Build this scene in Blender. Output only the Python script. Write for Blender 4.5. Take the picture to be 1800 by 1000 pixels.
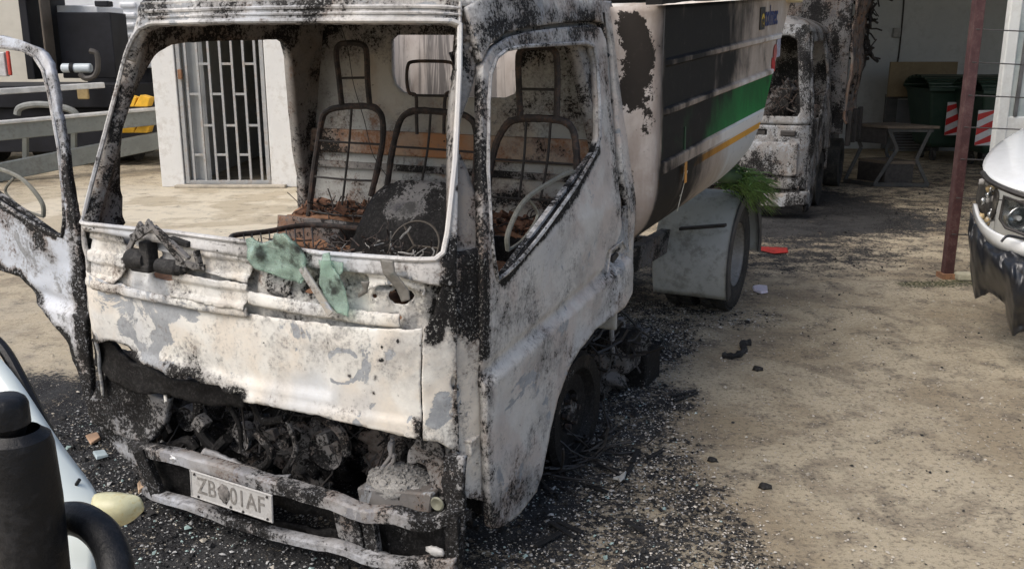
import bpy, bmesh, math, random
import numpy as np
from mathutils import Vector, noise, geometry, Matrix
random.seed(7); RNG = np.random.default_rng(7)
scene = bpy.context.scene
for o in list(bpy.data.objects): bpy.data.objects.remove(o)
C = scene.collection

# ---------------------------------------------------------------- camera, world, sun, exposure
F, PITCH, CAMZ = 1650.0, math.radians(14.0), 1.75
cam_d = bpy.data.cameras.new('camera'); cam = bpy.data.objects.new('camera', cam_d); C.objects.link(cam)
cam.location = (0, 0, CAMZ); cam.rotation_euler = (math.radians(90) - PITCH, 0, 0)
cam_d.sensor_width = 36; cam_d.lens = 36 * F / 1800; cam_d.clip_start = .05; cam_d.clip_end = 400
scene.camera = cam
SUN_EL, SUN_AZ = 50, 232          # azimuth measured clockwise from +Y, where the light comes from
w = bpy.data.worlds.new('World'); scene.world = w; w.use_nodes = True
nt = w.node_tree; bg = nt.nodes['Background']
sky = nt.nodes.new('ShaderNodeTexSky'); sky.sky_type = 'NISHITA'; sky.sun_disc = False
sky.sun_elevation = math.radians(SUN_EL); sky.sun_rotation = math.radians(SUN_AZ)
sky.air_density = 1.0; sky.dust_density = 4.0; sky.ozone_density = .6
nt.links.new(sky.outputs[0], bg.inputs[0]); bg.inputs[1].default_value = .125
sd = bpy.data.lights.new('sun', 'SUN'); sd.energy = 1.4; sd.angle = math.radians(45); sd.color = (1, .98, .95)
sun = bpy.data.objects.new('sun', sd); C.objects.link(sun)
az, el = math.radians(SUN_AZ), math.radians(SUN_EL)
sun.rotation_euler = (-Vector((math.sin(az) * math.cos(el), math.cos(az) * math.cos(el), math.sin(el)))).to_track_quat('-Z', 'Y').to_euler()
vs = scene.view_settings; vs.view_transform = 'Standard'; vs.look = 'None'; vs.gamma = 1; vs.use_curve_mapping = False
vs.exposure = 0.42

# ---------------------------------------------------------------- surveying helpers (image ray -> point on a real plane)
TH = math.radians(26.6); HW = .86
U = np.array([math.cos(TH), -math.sin(TH), 0]); V = np.array([math.sin(TH), math.cos(TH), 0])
O1 = np.array([-.18, 2.64, 0]) - HW * U; CAM = np.array([0, 0, CAMZ])
class Frame:
    def __init__(s, O): s.O = O
    def w(s, l): l = np.asarray(l, float); return s.O + l[..., :1] * U + l[..., 1:2] * V + l[..., 2:3] * np.array([0, 0, 1.])
    def loc(s, P): d = P - s.O; return np.array([d @ U, d @ V, P[2]])
T1 = Frame(O1)
def ray(x, y):
    a = y - 500
    return np.array([x - 900, F * math.cos(PITCH) - a * math.sin(PITCH), -(F * math.sin(PITCH) + a * math.cos(PITCH))])
def onX(x, y, X): r = ray(x, y); t = ((O1 - CAM) @ U + X) / (r @ U); return T1.loc(CAM + r * t)
def onY(x, y, Y): r = ray(x, y); t = ((O1 - CAM) @ V + Y) / (r @ V); return T1.loc(CAM + r * t)
def onZ(x, y, z): r = ray(x, y); t = (CAMZ - z) / -r[2]; return T1.loc(CAM + r * t)
def ground(x, y, z=0): r = ray(x, y); return Vector(CAM + r * ((CAMZ - z) / -r[2]))
def at(x, y, d): r = ray(x, y); return Vector(CAM + r * (d / r[1]))
def proj(l):
    P = T1.w(l); d = P[..., 1] * math.cos(PITCH) + (CAMZ - P[..., 2]) * math.sin(PITCH)
    up = P[..., 1] * math.sin(PITCH) - (CAMZ - P[..., 2]) * math.cos(PITCH)
    return np.stack([900 + F * P[..., 0] / d, 500 - F * up / d], -1)
def inv(G, pts, dom):
    """parameters (a, b) of the surface G under each image point"""
    a0, a1, b0, b1 = dom
    A, B = np.meshgrid(np.linspace(a0, a1, 90), np.linspace(b0, b1, 90), indexing='ij')
    Q = proj(G(A, B)); out = []
    for x, y in pts:
        d = (Q[..., 0] - x) ** 2 + (Q[..., 1] - y) ** 2
        i = np.unravel_index(np.argmin(d), d.shape); a, b = A[i], B[i]
        for _ in range(8):
            e = 1e-4
            p0 = proj(G(np.array(a), np.array(b))); pa = proj(G(np.array(a + e), np.array(b))); pb = proj(G(np.array(a), np.array(b + e)))
            J = np.stack([(pa - p0) / e, (pb - p0) / e], 1)
            try: st = np.linalg.solve(J, np.array([x, y]) - p0)
            except Exception: break
            st = np.clip(st, -.05, .05)
            a = float(np.clip(a + st[0], a0, a1)); b = float(np.clip(b + st[1], b0, b1))
        out.append((a, b))
    return out

# ---------------------------------------------------------------- materials
def newmat(name):
    m = bpy.data.materials.new(name); m.use_nodes = True; n = m.node_tree.nodes
    return m, m.node_tree, n['Principled BSDF']
def nd(t, typ, **k):
    n = t.nodes.new(typ)
    for a, b in k.items(): setattr(n, a, b)
    return n
def noisen(t, vec, scale, detail=6, rough=.6, dist=0):
    n = nd(t, 'ShaderNodeTexNoise'); n.inputs['Scale'].default_value = scale; n.inputs['Detail'].default_value = detail
    n.inputs['Roughness'].default_value = rough; n.inputs['Distortion'].default_value = dist
    if vec is not None: t.links.new(vec, n.inputs['Vector'])
    return n.outputs['Fac']
def mth(t, op, a, b=None, c=None, clamp=False):
    n = nd(t, 'ShaderNodeMath', operation=op, use_clamp=clamp)
    for i, v in enumerate((a, b, c)):
        if v is None: continue
        if isinstance(v, (int, float)): n.inputs[i].default_value = v
        else: t.links.new(v, n.inputs[i])
    return n.outputs[0]
def sstep(t, v, lo, hi):
    n = nd(t, 'ShaderNodeMapRange', interpolation_type='SMOOTHSTEP'); n.inputs['From Min'].default_value = lo; n.inputs['From Max'].default_value = hi
    t.links.new(v, n.inputs['Value']); return n.outputs[0]
def mixc(t, fac, a, b):
    n = nd(t, 'ShaderNodeMix', data_type='RGBA')
    for s, v in ((n.inputs[0], fac), (n.inputs[6], a), (n.inputs[7], b)):
        if isinstance(v, (int, float)): s.default_value = v
        elif isinstance(v, tuple): s.default_value = (*v, 1)
        else: t.links.new(v, s)
    return n.outputs[2]
def bump(t, bs, h, strength=.5, dist=.01):
    b = nd(t, 'ShaderNodeBump'); b.inputs['Strength'].default_value = strength; b.inputs['Distance'].default_value = dist
    t.links.new(h, b.inputs['Height']); t.links.new(b.outputs[0], bs.inputs['Normal'])
def burnt(name, ca=(.76, .75, .70), cb=(.71, .655, .57), cc=(.58, .61, .64), bare=(.27, .285, .30), soot=(.008, .0078, .0078), seed=0., spk=1., metallic=.0):
    m, t, bs = newmat(name)
    tc = nd(t, 'ShaderNodeTexCoord').outputs['Object']
    mp = nd(t, 'ShaderNodeMapping'); mp.inputs['Location'].default_value = (seed, seed * 1.7, seed * .3); t.links.new(tc, mp.inputs['Vector']); v = mp.outputs[0]
    at_ = nd(t, 'ShaderNodeAttribute', attribute_name='burn'); sp = nd(t, 'ShaderNodeSeparateColor'); t.links.new(at_.outputs['Color'], sp.inputs[0])
    R, G, B = sp.outputs[0], sp.outputs[1], sp.outputs[2]
    nc = noisen(t, v, 3.2, 10, .72); nm = noisen(t, v, 14, 10, .75); nf = noisen(t, v, 75, 6, .75); nb = noisen(t, v, 5, 12, .7, .6); nl = noisen(t, v, 1.9, 3, .5); nl2 = noisen(t, v, 4.3, 5, .6, .4)
    base = mixc(t, sstep(t, nl2, .42, .6), ca, cb); base = mixc(t, mth(t, 'MULTIPLY', sstep(t, nl, .47, .62), .85), base, cc)
    base = mixc(t, mth(t, 'MULTIPLY', sstep(t, nf, .3, .75), .35), base, tuple(x * .72 for x in ca))
    # brown-grey smoke tint, thin
    tint = mth(t, 'MULTIPLY', sstep(t, mth(t, 'ADD', R, mth(t, 'MULTIPLY', mth(t, 'SUBTRACT', nc, .5), 3.0)), -.1, .85), .75)
    base = mixc(t, tint, base, (.24, .23, .22))
    # stripped grey metal
    g = mth(t, 'ADD', G, mth(t, 'MULTIPLY', mth(t, 'SUBTRACT', nb, .5), 3.6)); gm = sstep(t, g, .47, .54)
    bc = mixc(t, sstep(t, nm, .35, .65), bare, tuple(x * 1.5 for x in bare)); base = mixc(t, gm, base, bc)
    # rust
    rn = mth(t, 'ADD', B, mth(t, 'MULTIPLY', mth(t, 'SUBTRACT', mth(t, 'ADD', mth(t, 'MULTIPLY', nc, .5), mth(t, 'MULTIPLY', nm, .5)), .5), 3.2)); rm = sstep(t, rn, .38, .66)
    rc = mixc(t, sstep(t, nf, .35, .65), (.20, .085, .035), (.40, .21, .11)); base = mixc(t, rm, base, rc)
    # soot with flaking, sharp edged
    nn = mth(t, 'ADD', mth(t, 'MULTIPLY', nm, .38), mth(t, 'ADD', mth(t, 'MULTIPLY', nc, .22), mth(t, 'MULTIPLY', nf, .40)))
    lf_ = noisen(t, v, 2.7, 2, .5, .8)
    s = mth(t, 'ADD', mth(t, 'ADD', R, mth(t, 'MULTIPLY', mth(t, 'SUBTRACT', lf_, .5), 1.3)), mth(t, 'MULTIPLY', mth(t, 'SUBTRACT', nn, .5), 3.6)); smk = sstep(t, s, .45, .57)
    base = mixc(t, mth(t, 'MULTIPLY', sstep(t, s, .12, .46), .62), base, (.19, .185, .18))
    halo = mth(t, 'MULTIPLY', mth(t, 'MULTIPLY', sstep(t, s, .30, .46), sstep(t, nl2, .50, .62)), .42); base = mixc(t, halo, base, (.20, .12, .075))
    vs_ = nd(t, 'ShaderNodeTexVoronoi'); vs_.inputs['Scale'].default_value = 28; t.links.new(v, vs_.inputs['Vector'])
    dots = mth(t, 'MULTIPLY', mth(t, 'LESS_THAN', mth(t, 'ADD', vs_.outputs['Distance'], mth(t, 'MULTIPLY', mth(t, 'SUBTRACT', nf, .5), 1.2)), .13), mth(t, 'GREATER_THAN', mth(t, 'ADD', nm, mth(t, 'MULTIPLY', R, .25)), .61))
    smk = mth(t, 'MAXIMUM', smk, dots)
    sc = mixc(t, sstep(t, nf, .45, .7), soot, (.032, .030, .029)); fl_ = noisen(t, v, 120, 3, .7); sc = mixc(t, mth(t, 'MULTIPLY', mth(t, 'MULTIPLY', sstep(t, fl_, .56, .62), sstep(t, nm, .46, .56)), .75), sc, tuple(x * .55 for x in ca)); col = mixc(t, smk, base, sc)
    t.links.new(col, bs.inputs['Base Color'])
    bs.inputs['Specular IOR Level'].default_value = .2
    rr = mth(t, 'SUBTRACT', .72, mth(t, 'MULTIPLY', gm, .2)); t.links.new(mth(t, 'ADD', rr, mth(t, 'MULTIPLY', smk, .0)), bs.inputs['Roughness'])
    h = mth(t, 'ADD', mth(t, 'MULTIPLY', smk, .45), mth(t, 'ADD', mth(t, 'MULTIPLY', gm, -.35), mth(t, 'MULTIPLY', nf, .5)))
    bump(t, bs, h, .55, .004)
    return m
def simple(name, c, rough=.6, var=.25, scale=8, metallic=0, bmp=.2, dirt=None, dirtamt=.5, spec=.5, coat=0):
    m, t, bs = newmat(name)
    tc = nd(t, 'ShaderNodeTexCoord').outputs['Object']
    n1 = noisen(t, tc, scale, 8, .65); n2 = noisen(t, tc, scale * 6, 6, .7)
    col = mixc(t, sstep(t, n1, .3, .7), tuple(x * (1 - var) for x in c), tuple(min(1, x * (1 + var)) for x in c))
    if dirt: col = mixc(t, mth(t, 'MULTIPLY', sstep(t, mth(t, 'ADD', mth(t, 'MULTIPLY', n1, .5), mth(t, 'MULTIPLY', n2, .5)), .48, .62), dirtamt), col, dirt)
    t.links.new(col, bs.inputs['Base Color']); bs.inputs['Roughness'].default_value = rough; bs.inputs['Metallic'].default_value = metallic
    bs.inputs['Specular IOR Level'].default_value = spec; bs.inputs['Coat Weight'].default_value = coat
    if bmp: bump(t, bs, n2, bmp, .004)
    return m
MB = {}
MB['panel'] = burnt('burnt_white_paint')
MB['pillar'] = burnt('burnt_pillar_paint', seed=3.1, ca=(.66, .66, .65), cb=(.62, .60, .57), cc=(.45, .48, .52))
MB['door'] = burnt('burnt_door_paint', seed=7.7, ca=(.62, .605, .57), cb=(.56, .50, .455), cc=(.50, .52, .54))
MB['inner'] = burnt('burnt_inner_sheet', seed=5.2, ca=(.36, .335, .30), cb=(.28, .24, .20), cc=(.33, .34, .33), bare=(.14, .14, .14))
MB['back'] = burnt('burnt_back_wall', seed=9.2, ca=(.58, .56, .50), cb=(.50, .44, .36), cc=(.42, .45, .45), bare=(.20, .20, .20))
MB['bumper'] = burnt('burnt_bumper_metal', seed=11.3, ca=(.44, .45, .47), cb=(.30, .28, .26), cc=(.42, .45, .50), bare=(.2, .2, .21))
MB['dark'] = burnt('charred_metal', seed=2.3, ca=(.085, .08, .078), cb=(.10, .07, .05), cc=(.06, .06, .07), bare=(.04, .04, .04))
MB['tube'] = simple('scorched_tube', (.040, .034, .031), .7, .5, 20, .1, .9, (.17, .09, .055), .5)
MB['rod'] = simple('scorched_rod', (.03, .027, .025), .6, .4, 20)
MB['char'] = simple('charred_lumps', (.012, .0118, .012), .8, .5, 14, 0, 1.0, (.10, .095, .09), .4)
MB['ash'] = simple('pale_ash', (.34, .33, .31), .95, .35, 30, 0, 1.0, (.06, .06, .06), .6)
MB['rust'] = simple('rusty_sheet', (.27, .14, .075), .85, .4, 9, 0, .6, (.06, .045, .035), .6)
MB['rubber'] = simple('tyre_rubber', (.028, .028, .027), .8, .3, 10, 0, .5, (.10, .09, .075), .5)
MB['rimgrey'] = simple('wheel_rim_grey', (.30, .29, .27), .55, .2, 9, .3, .3, (.10, .085, .07), .5)
MB['plate'] = simple('plate_white', (.47, .465, .45), .5, .1, 16, 0, .2, (.20, .18, .16), .45)
MB['platetext'] = simple('plate_lettering', (.20, .19, .175), .7, .4, 60)

def glassy(name, c, alpha_t=.5, rough=.25):
    m, t, bs = newmat(name); bs.inputs['Base Color'].default_value = (*c, 1); bs.inputs['Transmission Weight'].default_value = alpha_t
    bs.inputs['Roughness'].default_value = rough; bs.inputs['IOR'].default_value = 1.3
    tc = nd(t, 'ShaderNodeTexCoord').outputs['Object']; n = noisen(t, tc, 22, 6, .6); n2 = noisen(t, tc, 9, 5, .6)
    t.links.new(mixc(t, sstep(t, n2, .52, .64), c, (.12, .14, .13)), bs.inputs['Base Color']); bump(t, bs, n, .8, .01); return m
MB['melt'] = glassy('melted_green_glass', (.62, .80, .70), .75, .12)

# ---------------------------------------------------------------- mesh helpers
def link(name, me, mats, parent=None, smooth=True, M=None):
    o = bpy.data.objects.new(name, me); C.objects.link(o)
    for m in (mats if isinstance(mats, (list, tuple)) else [mats]): me.materials.append(m)
    if smooth and len(me.polygons): me.polygons.foreach_set('use_smooth', [True] * len(me.polygons))
    if parent is not None: o.parent = parent
    if M is not None: o.matrix_local = M
    return o
def burnattr(me, vals):
    a = me.attributes.new('burn', 'FLOAT_COLOR', 'POINT')
    n = len(me.vertices); buf = np.ones((n, 4), np.float32); buf[:, :3] = vals; a.data.foreach_set('color', buf.ravel())
def coords(me):
    a = np.empty(len(me.vertices) * 3, np.float32); me.vertices.foreach_get('co', a); return a.reshape(-1, 3).astype(float)
def paint(co, base, strokes):
    """strokes: (points (n,3), radius, soot, bare, rust); the value falls off with distance"""
    v = np.tile(np.array(base, float), (len(co), 1))
    for pts, r, *val in strokes:
        pts = np.asarray(pts, float).reshape(-1, 3); d = np.full(len(co), 1e9)
        if len(pts) == 1: d = np.linalg.norm(co - pts[0], axis=1)
        for a, b in zip(pts[:-1], pts[1:]):
            ab = b - a; t = np.clip(((co - a) @ ab) / max(1e-9, ab @ ab), 0, 1); d = np.minimum(d, np.linalg.norm(co - (a + t[:, None] * ab), axis=1))
        k = np.clip(1.35 - d / r, 0, 1); k = k * k * (3 - 2 * k)
        v += (np.array(val) - v) * k[:, None] * np.array([x is not None and x >= 0 for x in val])
    return v
def resample(poly, step, closed=True):
    out = []; n = len(poly)
    for i in range(n if closed else n - 1):
        a, b = np.array(poly[i]), np.array(poly[(i + 1) % n]); k = max(1, int(np.ceil(np.linalg.norm(b - a) / step)))
        for j in range(k): out.append(a + (b - a) * j / k)
    return np.array(out)
def inside(P, poly):
    x, y = P[:, 0], P[:, 1]; r = np.zeros(len(P), bool); n = len(poly)
    for i in range(n):
        x0, y0 = poly[i]; x1, y1 = poly[(i + 1) % n]
        if y0 == y1: continue
        c = ((y0 > y) != (y1 > y)) & (x < (x1 - x0) * (y - y0) / (y1 - y0) + x0); r ^= c
    return r
def rough_poly(p, amp, freq=30, seed=0):
    if not amp: return p
    q = p.copy()
    for i, a in enumerate(p):
        n1 = noise.noise_vector(Vector((a[0] * freq, a[1] * freq, seed))); n2 = noise.noise_vector(Vector((a[0] * freq * 3, a[1] * freq * 3, seed)))
        q[i] += amp * (np.array([n1[0], n1[1]]) + .5 * np.array([n2[0], n2[1]]))
    return q
def sheet(name, G, outer, holes, mats, parent, step=.02, thick=.012, base=(0, 0, 0), strokes=(), rag=0, dent=.003, dfreq=5, offs=None, flip=False, smoothit=True):
    """a plate cut out of the surface G(a,b), with holes, given its own thickness"""
    polys = [rough_poly(resample(p, step * .8), (rag if not hasattr(rag, '__len__') else rag[min(i, len(rag) - 1)]), 30, i) for i, p in enumerate([outer] + list(holes))]
    lo, hi = polys[0].min(0), polys[0].max(0)
    gx, gy = np.meshgrid(np.arange(lo[0], hi[0], step), np.arange(lo[1], hi[1], step * .87)); gx = gx + (np.arange(gx.shape[0]) % 2)[:, None] * step * .5
    P = np.stack([gx.ravel(), gy.ravel()], 1)
    ok = inside(P, polys[0])
    for h in polys[1:]: ok &= ~inside(P, h)
    P = P[ok]; B = np.concatenate(polys)
    dmin = np.array([np.min((B[:, 0] - p[0]) ** 2 + (B[:, 1] - p[1]) ** 2) for p in P]) if len(P) else np.zeros(0)
    P = P[dmin > (step * .45) ** 2] if len(P) else P
    edges = []; k = 0
    for p in polys: n = len(p); edges += [(k + i, k + (i + 1) % n) for i in range(n)]; k += n
    allp = np.concatenate([B, P])
    vv, _, ff, _, _, _ = geometry.delaunay_2d_cdt([Vector(map(float, p)) for p in allp], edges, [], 0, 1e-6)
    vv = np.array([(v[0], v[1]) for v in vv]); ff = np.array([f for f in ff if len(f) == 3])
    cen = vv[ff].mean(1); ok = inside(cen, polys[0])
    for h in polys[1:]: ok &= ~inside(cen, h)
    ff = ff[ok]; co = G(vv[:, 0], vv[:, 1])
    if flip: ff = ff[:, ::-1]
    me = bpy.data.meshes.new(name); me.from_pydata(co.tolist(), [], ff.tolist()); me.update()
    nr = np.array([v.normal[:] for v in me.vertices])
    dsp = np.array([noise.fractal(Vector(c) * dfreq, 1, 2, 4) for c in co]) * dent
    if offs is not None: dsp = dsp + offs(vv[:, 0], vv[:, 1], co)
    co = co + nr * dsp[:, None]; me.vertices.foreach_set('co', co.astype(np.float32).ravel())
    bm = bmesh.new(); bm.from_mesh(me); loose = [v for v in bm.verts if not v.link_faces]; bmesh.ops.delete(bm, geom=loose, context='VERTS'); bm.to_mesh(me); bm.free()
    burnattr(me, paint(coords(me), base, strokes))
    o = link(name, me, mats, parent, smoothit)
    s = o.modifiers.new('thickness', 'SOLIDIFY'); s.thickness = thick; s.offset = -1
    if isinstance(mats, (list, tuple)) and len(mats) > 1: s.material_offset = 1
    return o
def mesh(name, vs_, fs, mats, parent=None, smooth=False, burn=None, strokes=(), M=None):
    me = bpy.data.meshes.new(name); me.from_pydata([tuple(map(float, v)) for v in vs_], [], fs); me.update()
    if burn is not None: burnattr(me, paint(coords(me), burn, strokes))
    return link(name, me, mats, parent, smooth, M)
class Acc:
    """collects simple solids into one mesh"""
    def __init__(s): s.v = []; s.f = []
    def add(s, v, f): k = len(s.v); s.v += [tuple(map(float, x)) for x in v]; s.f += [tuple(i + k for i in q) for q in f]; return s
    def box(s, c, d, rz=0, M=None):
        vs_ = [Vector((x * d[0] / 2, y * d[1] / 2, z * d[2] / 2)) for x in (-1, 1) for y in (-1, 1) for z in (-1, 1)]
        R = M if M is not None else Matrix.Rotation(rz, 3, 'Z')
        return s.add([R @ v + Vector(c) for v in vs_], [(0, 1, 3, 2), (4, 6, 7, 5), (0, 4, 5, 1), (2, 3, 7, 6), (0, 2, 6, 4), (1, 5, 7, 3)])
    def bar(s, a, b, w_, h_, up=(0, 0, 1)):
        a, b = Vector(a), Vector(b); d = (b - a).normalized(); x = d.cross(Vector(up)).normalized(); y = x.cross(d)
        q = [x * (i * w_ / 2) + y * (j * h_ / 2) for i, j in ((-1, -1), (1, -1), (1, 1), (-1, 1))]
        return s.add([a + p for p in q] + [b + p for p in q], [(3, 2, 1, 0), (4, 5, 6, 7), (0, 1, 5, 4), (1, 2, 6, 5), (2, 3, 7, 6), (3, 0, 4, 7)])
    def tube(s, pts, r, n=8, closed=False, jit=0):
        pts = [Vector(p) for p in pts]; m = len(pts); V_ = []; Fc = []
        prev = None
        for i, p in enumerate(pts):
            a = pts[(i - 1) % m] if (closed or i > 0) else p; b = pts[(i + 1) % m] if (closed or i < m - 1) else p
            d = (b - a).normalized()
            if prev is None: x = d.cross(Vector((.3, .2, 1))).normalized()
            else: x = (prev - d * prev.dot(d)).normalized()
            prev = x; y = d.cross(x); rr = (r[i] if hasattr(r, '__len__') else r) * (1 + jit * random.uniform(-1, 1))
            for k in range(n): t = 2 * math.pi * k / n; V_.append(p + (x * math.cos(t) + y * math.sin(t)) * rr)
        for i in range(m if closed else m - 1):
            for k in range(n): a = i * n + k; b = i * n + (k + 1) % n; c = ((i + 1) % m) * n; Fc.append((a, b, c + (k + 1) % n, c + k))
        if not closed: Fc.append(tuple(range(n - 1, -1, -1))); Fc.append(tuple(range((m - 1) * n, m * n)))
        return s.add(V_, Fc)
    def lathe(s, prof, c, axis='X', n=40, arc=None):
        k = len(prof); V_ = []; Fc = []; a0, a1 = arc or (0, 2 * math.pi); full = arc is None; m = n if full else n + 1
        for i in range(m):
            t = a0 + (a1 - a0) * i / n
            for (h, r) in prof:
                p = (h, r * math.cos(t), r * math.sin(t)) if axis == 'X' else ((r * math.cos(t), h, r * math.sin(t)) if axis == 'Y' else (r * math.cos(t), r * math.sin(t), h))
                V_.append(Vector(p) + Vector(c))
        for i in range(n):
            for j in range(k - 1): a = i * k + j; b = ((i + 1) % m) * k + j; Fc.append((a, a + 1, b + 1, b))
        return s.add(V_, Fc)
    def obj(s, name, mat, parent=None, smooth=False, burn=None, strokes=(), M=None, bevel=0, sharp=None):
        o = mesh(name, s.v, s.f, mat, parent, smooth, burn, strokes, M)
        if bevel: b = o.modifiers.new('bevel', 'BEVEL'); b.width = bevel; b.segments = 2; b.limit_method = 'ANGLE'
        if smooth and sharp is not False: o.data.set_sharp_from_angle(angle=math.radians(sharp or 40))
        return o
def catmull(pts, k=6, closed=False):
    pts = [np.array(p, float) for p in pts]; n = len(pts); out = []
    for i in range(n if closed else n - 1):
        p0 = pts[(i - 1) % n] if closed or i else pts[0]; p1 = pts[i]; p2 = pts[(i + 1) % n]; p3 = pts[(i + 2) % n] if closed or i < n - 2 else pts[-1]
        for j in range(k):
            t = j / k; out.append(.5 * ((2 * p1) + (p2 - p0) * t + (2 * p0 - 5 * p1 + 4 * p2 - p3) * t * t + (3 * p1 - p0 - 3 * p2 + p3) * t ** 3))
    if not closed: out.append(pts[-1])
    return out
def blob(name, c, r, mat, parent=None, amp=.35, freq=6, sub=3, seed=0, burn=None, squash=None):
    bm = bmesh.new(); bmesh.ops.create_icosphere(bm, subdivisions=sub, radius=1)
    for v in bm.verts:
        k = 1 + amp * noise.fractal(v.co * freq * .35 + Vector((seed, 0, 0)), 1, 2, 4)
        v.co = Vector((v.co.x * r[0] * k, v.co.y * r[1] * k, v.co.z * r[2] * k)) + Vector(c)
    me = bpy.data.meshes.new(name); bm.to_mesh(me); bm.free()
    if burn is not None: burnattr(me, paint(coords(me), burn, []))
    return link(name, me, mat, parent)
def thing(name, label, cat, loc=(0, 0, 0), rz=0, group=None):
    o = bpy.data.objects.new(name, None); C.objects.link(o); o.location = loc; o.rotation_euler = (0, 0, rz); o.empty_display_size = .2
    o['label'] = label; o['category'] = cat
    if group: o['group'] = group
    return o
def tag(o, label, cat, group=None):
    o['label'] = label; o['category'] = cat
    if group: o['group'] = group
    return o
def recenter(o):
    co = coords(o.data); c = (co.min(0) + co.max(0)) / 2; c[2] = co[:, 2].min(); o.data.vertices.foreach_set('co', (co - c).astype(np.float32).ravel()); o.data.update(); o.location = c; return o
def textmesh(name, s, size, mat, parent, M, extrude=.001, bold=.0, condense=1):
    cu = bpy.data.curves.new(name, 'FONT'); cu.body = s; cu.size = size; cu.extrude = extrude; cu.offset = bold; cu.align_x = 'CENTER'; cu.align_y = 'CENTER'; cu.space_character = 1.05
    t = bpy.data.objects.new('tmp', cu); C.objects.link(t); bpy.context.view_layer.update()
    me = bpy.data.meshes.new_from_object(t.evaluated_get(bpy.context.evaluated_depsgraph_get())); bpy.data.objects.remove(t)
    me.materials.clear()
    if condense != 1:
        for v in me.vertices: v.co.x *= condense
    return link(name, me, mat, parent, False, M)

# ================================================================ GROUND
gm, t, bs = newmat('sandy_concrete')
tc = nd(t, 'ShaderNodeTexCoord').outputs['Object']
A = nd(t, 'ShaderNodeAttribute', attribute_name='burn'); sp = nd(t, 'ShaderNodeSeparateColor'); t.links.new(A.outputs['Color'], sp.inputs[0]); R, G_, B_ = sp.outputs
n1 = noisen(t, tc, .9, 8, .6, .3); n2 = noisen(t, tc, 5, 10, .7); n3 = noisen(t, tc, 40, 8, .8); n4 = noisen(t, tc, 130, 4, .8); n5 = noisen(t, tc, 2.2, 6, .6, 1)
col = mixc(t, sstep(t, n1, .38, .6), (.36, .295, .20), (.54, .465, .335))
col = mixc(t, mth(t, 'MULTIPLY', sstep(t, n5, .50, .64), .6), col, (.23, .19, .14))
col = mixc(t, mth(t, 'MULTIPLY', sstep(t, n2, .47, .62), .42), col, (.22, .18, .13))
col = mixc(t, mth(t, 'MULTIPLY', sstep(t, n3, .50, .60), .55), col, (.09, .078, .06))
col = mixc(t, sstep(t, n4, .62, .68), col, (.52, .48, .42))
moss = mth(t, 'MULTIPLY', sstep(t, mth(t, 'ADD', B_, mth(t, 'MULTIPLY', mth(t, 'SUBTRACT', n3, .5), 3)), .45, .7), 1.0); col = mixc(t, moss, col, (.05, .06, .02))
pale = mth(t, 'MULTIPLY', G_, 1.0); col = mixc(t, pale, col, mixc(t, sstep(t, n1, .46, .52), (.72, .65, .51), (.52, .45, .33)))
nn = mth(t, 'ADD', mth(t, 'MULTIPLY', n2, .45), mth(t, 'MULTIPLY', n3, .55))
dust = mth(t, 'MULTIPLY', sstep(t, mth(t, 'ADD', R, mth(t, 'MULTIPLY', mth(t, 'SUBTRACT', n2, .5), 2.5)), .05, .75), .7); col = mixc(t, dust, col, (.10, .092, .085))
ashg = sstep(t, n5, .44, .62)
sm = sstep(t, mth(t, 'ADD', R, mth(t, 'MULTIPLY', mth(t, 'SUBTRACT', nn, .5), 4.0)), .42, .62)
vo = nd(t, 'ShaderNodeTexVoronoi'); vo.inputs['Scale'].default_value = 90; t.links.new(tc, vo.inputs['Vector'])
ashc = mixc(t, sstep(t, n4, .5, .66), (.014, .014, .015), (.11, .11, .112)); ashc = mixc(t, mth(t, 'MULTIPLY', mth(t, 'LESS_THAN', vo.outputs['Distance'], .25), sstep(t, n3, .5, .6)), ashc, (.30, .30, .29))
ashc = mixc(t, mth(t, 'MULTIPLY', ashg, .65), ashc, (.06, .06, .06)); col = mixc(t, sm, col, ashc); t.links.new(col, bs.inputs['Base Color']); bs.inputs['Roughness'].default_value = .88; bs.inputs['Specular IOR Level'].default_value = .3
bump(t, bs, mth(t, 'ADD', mth(t, 'ADD', n3, n4), mth(t, 'MULTIPLY', mth(t, 'MULTIPLY', sm, n3), 1.5)), .7, .012)
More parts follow.
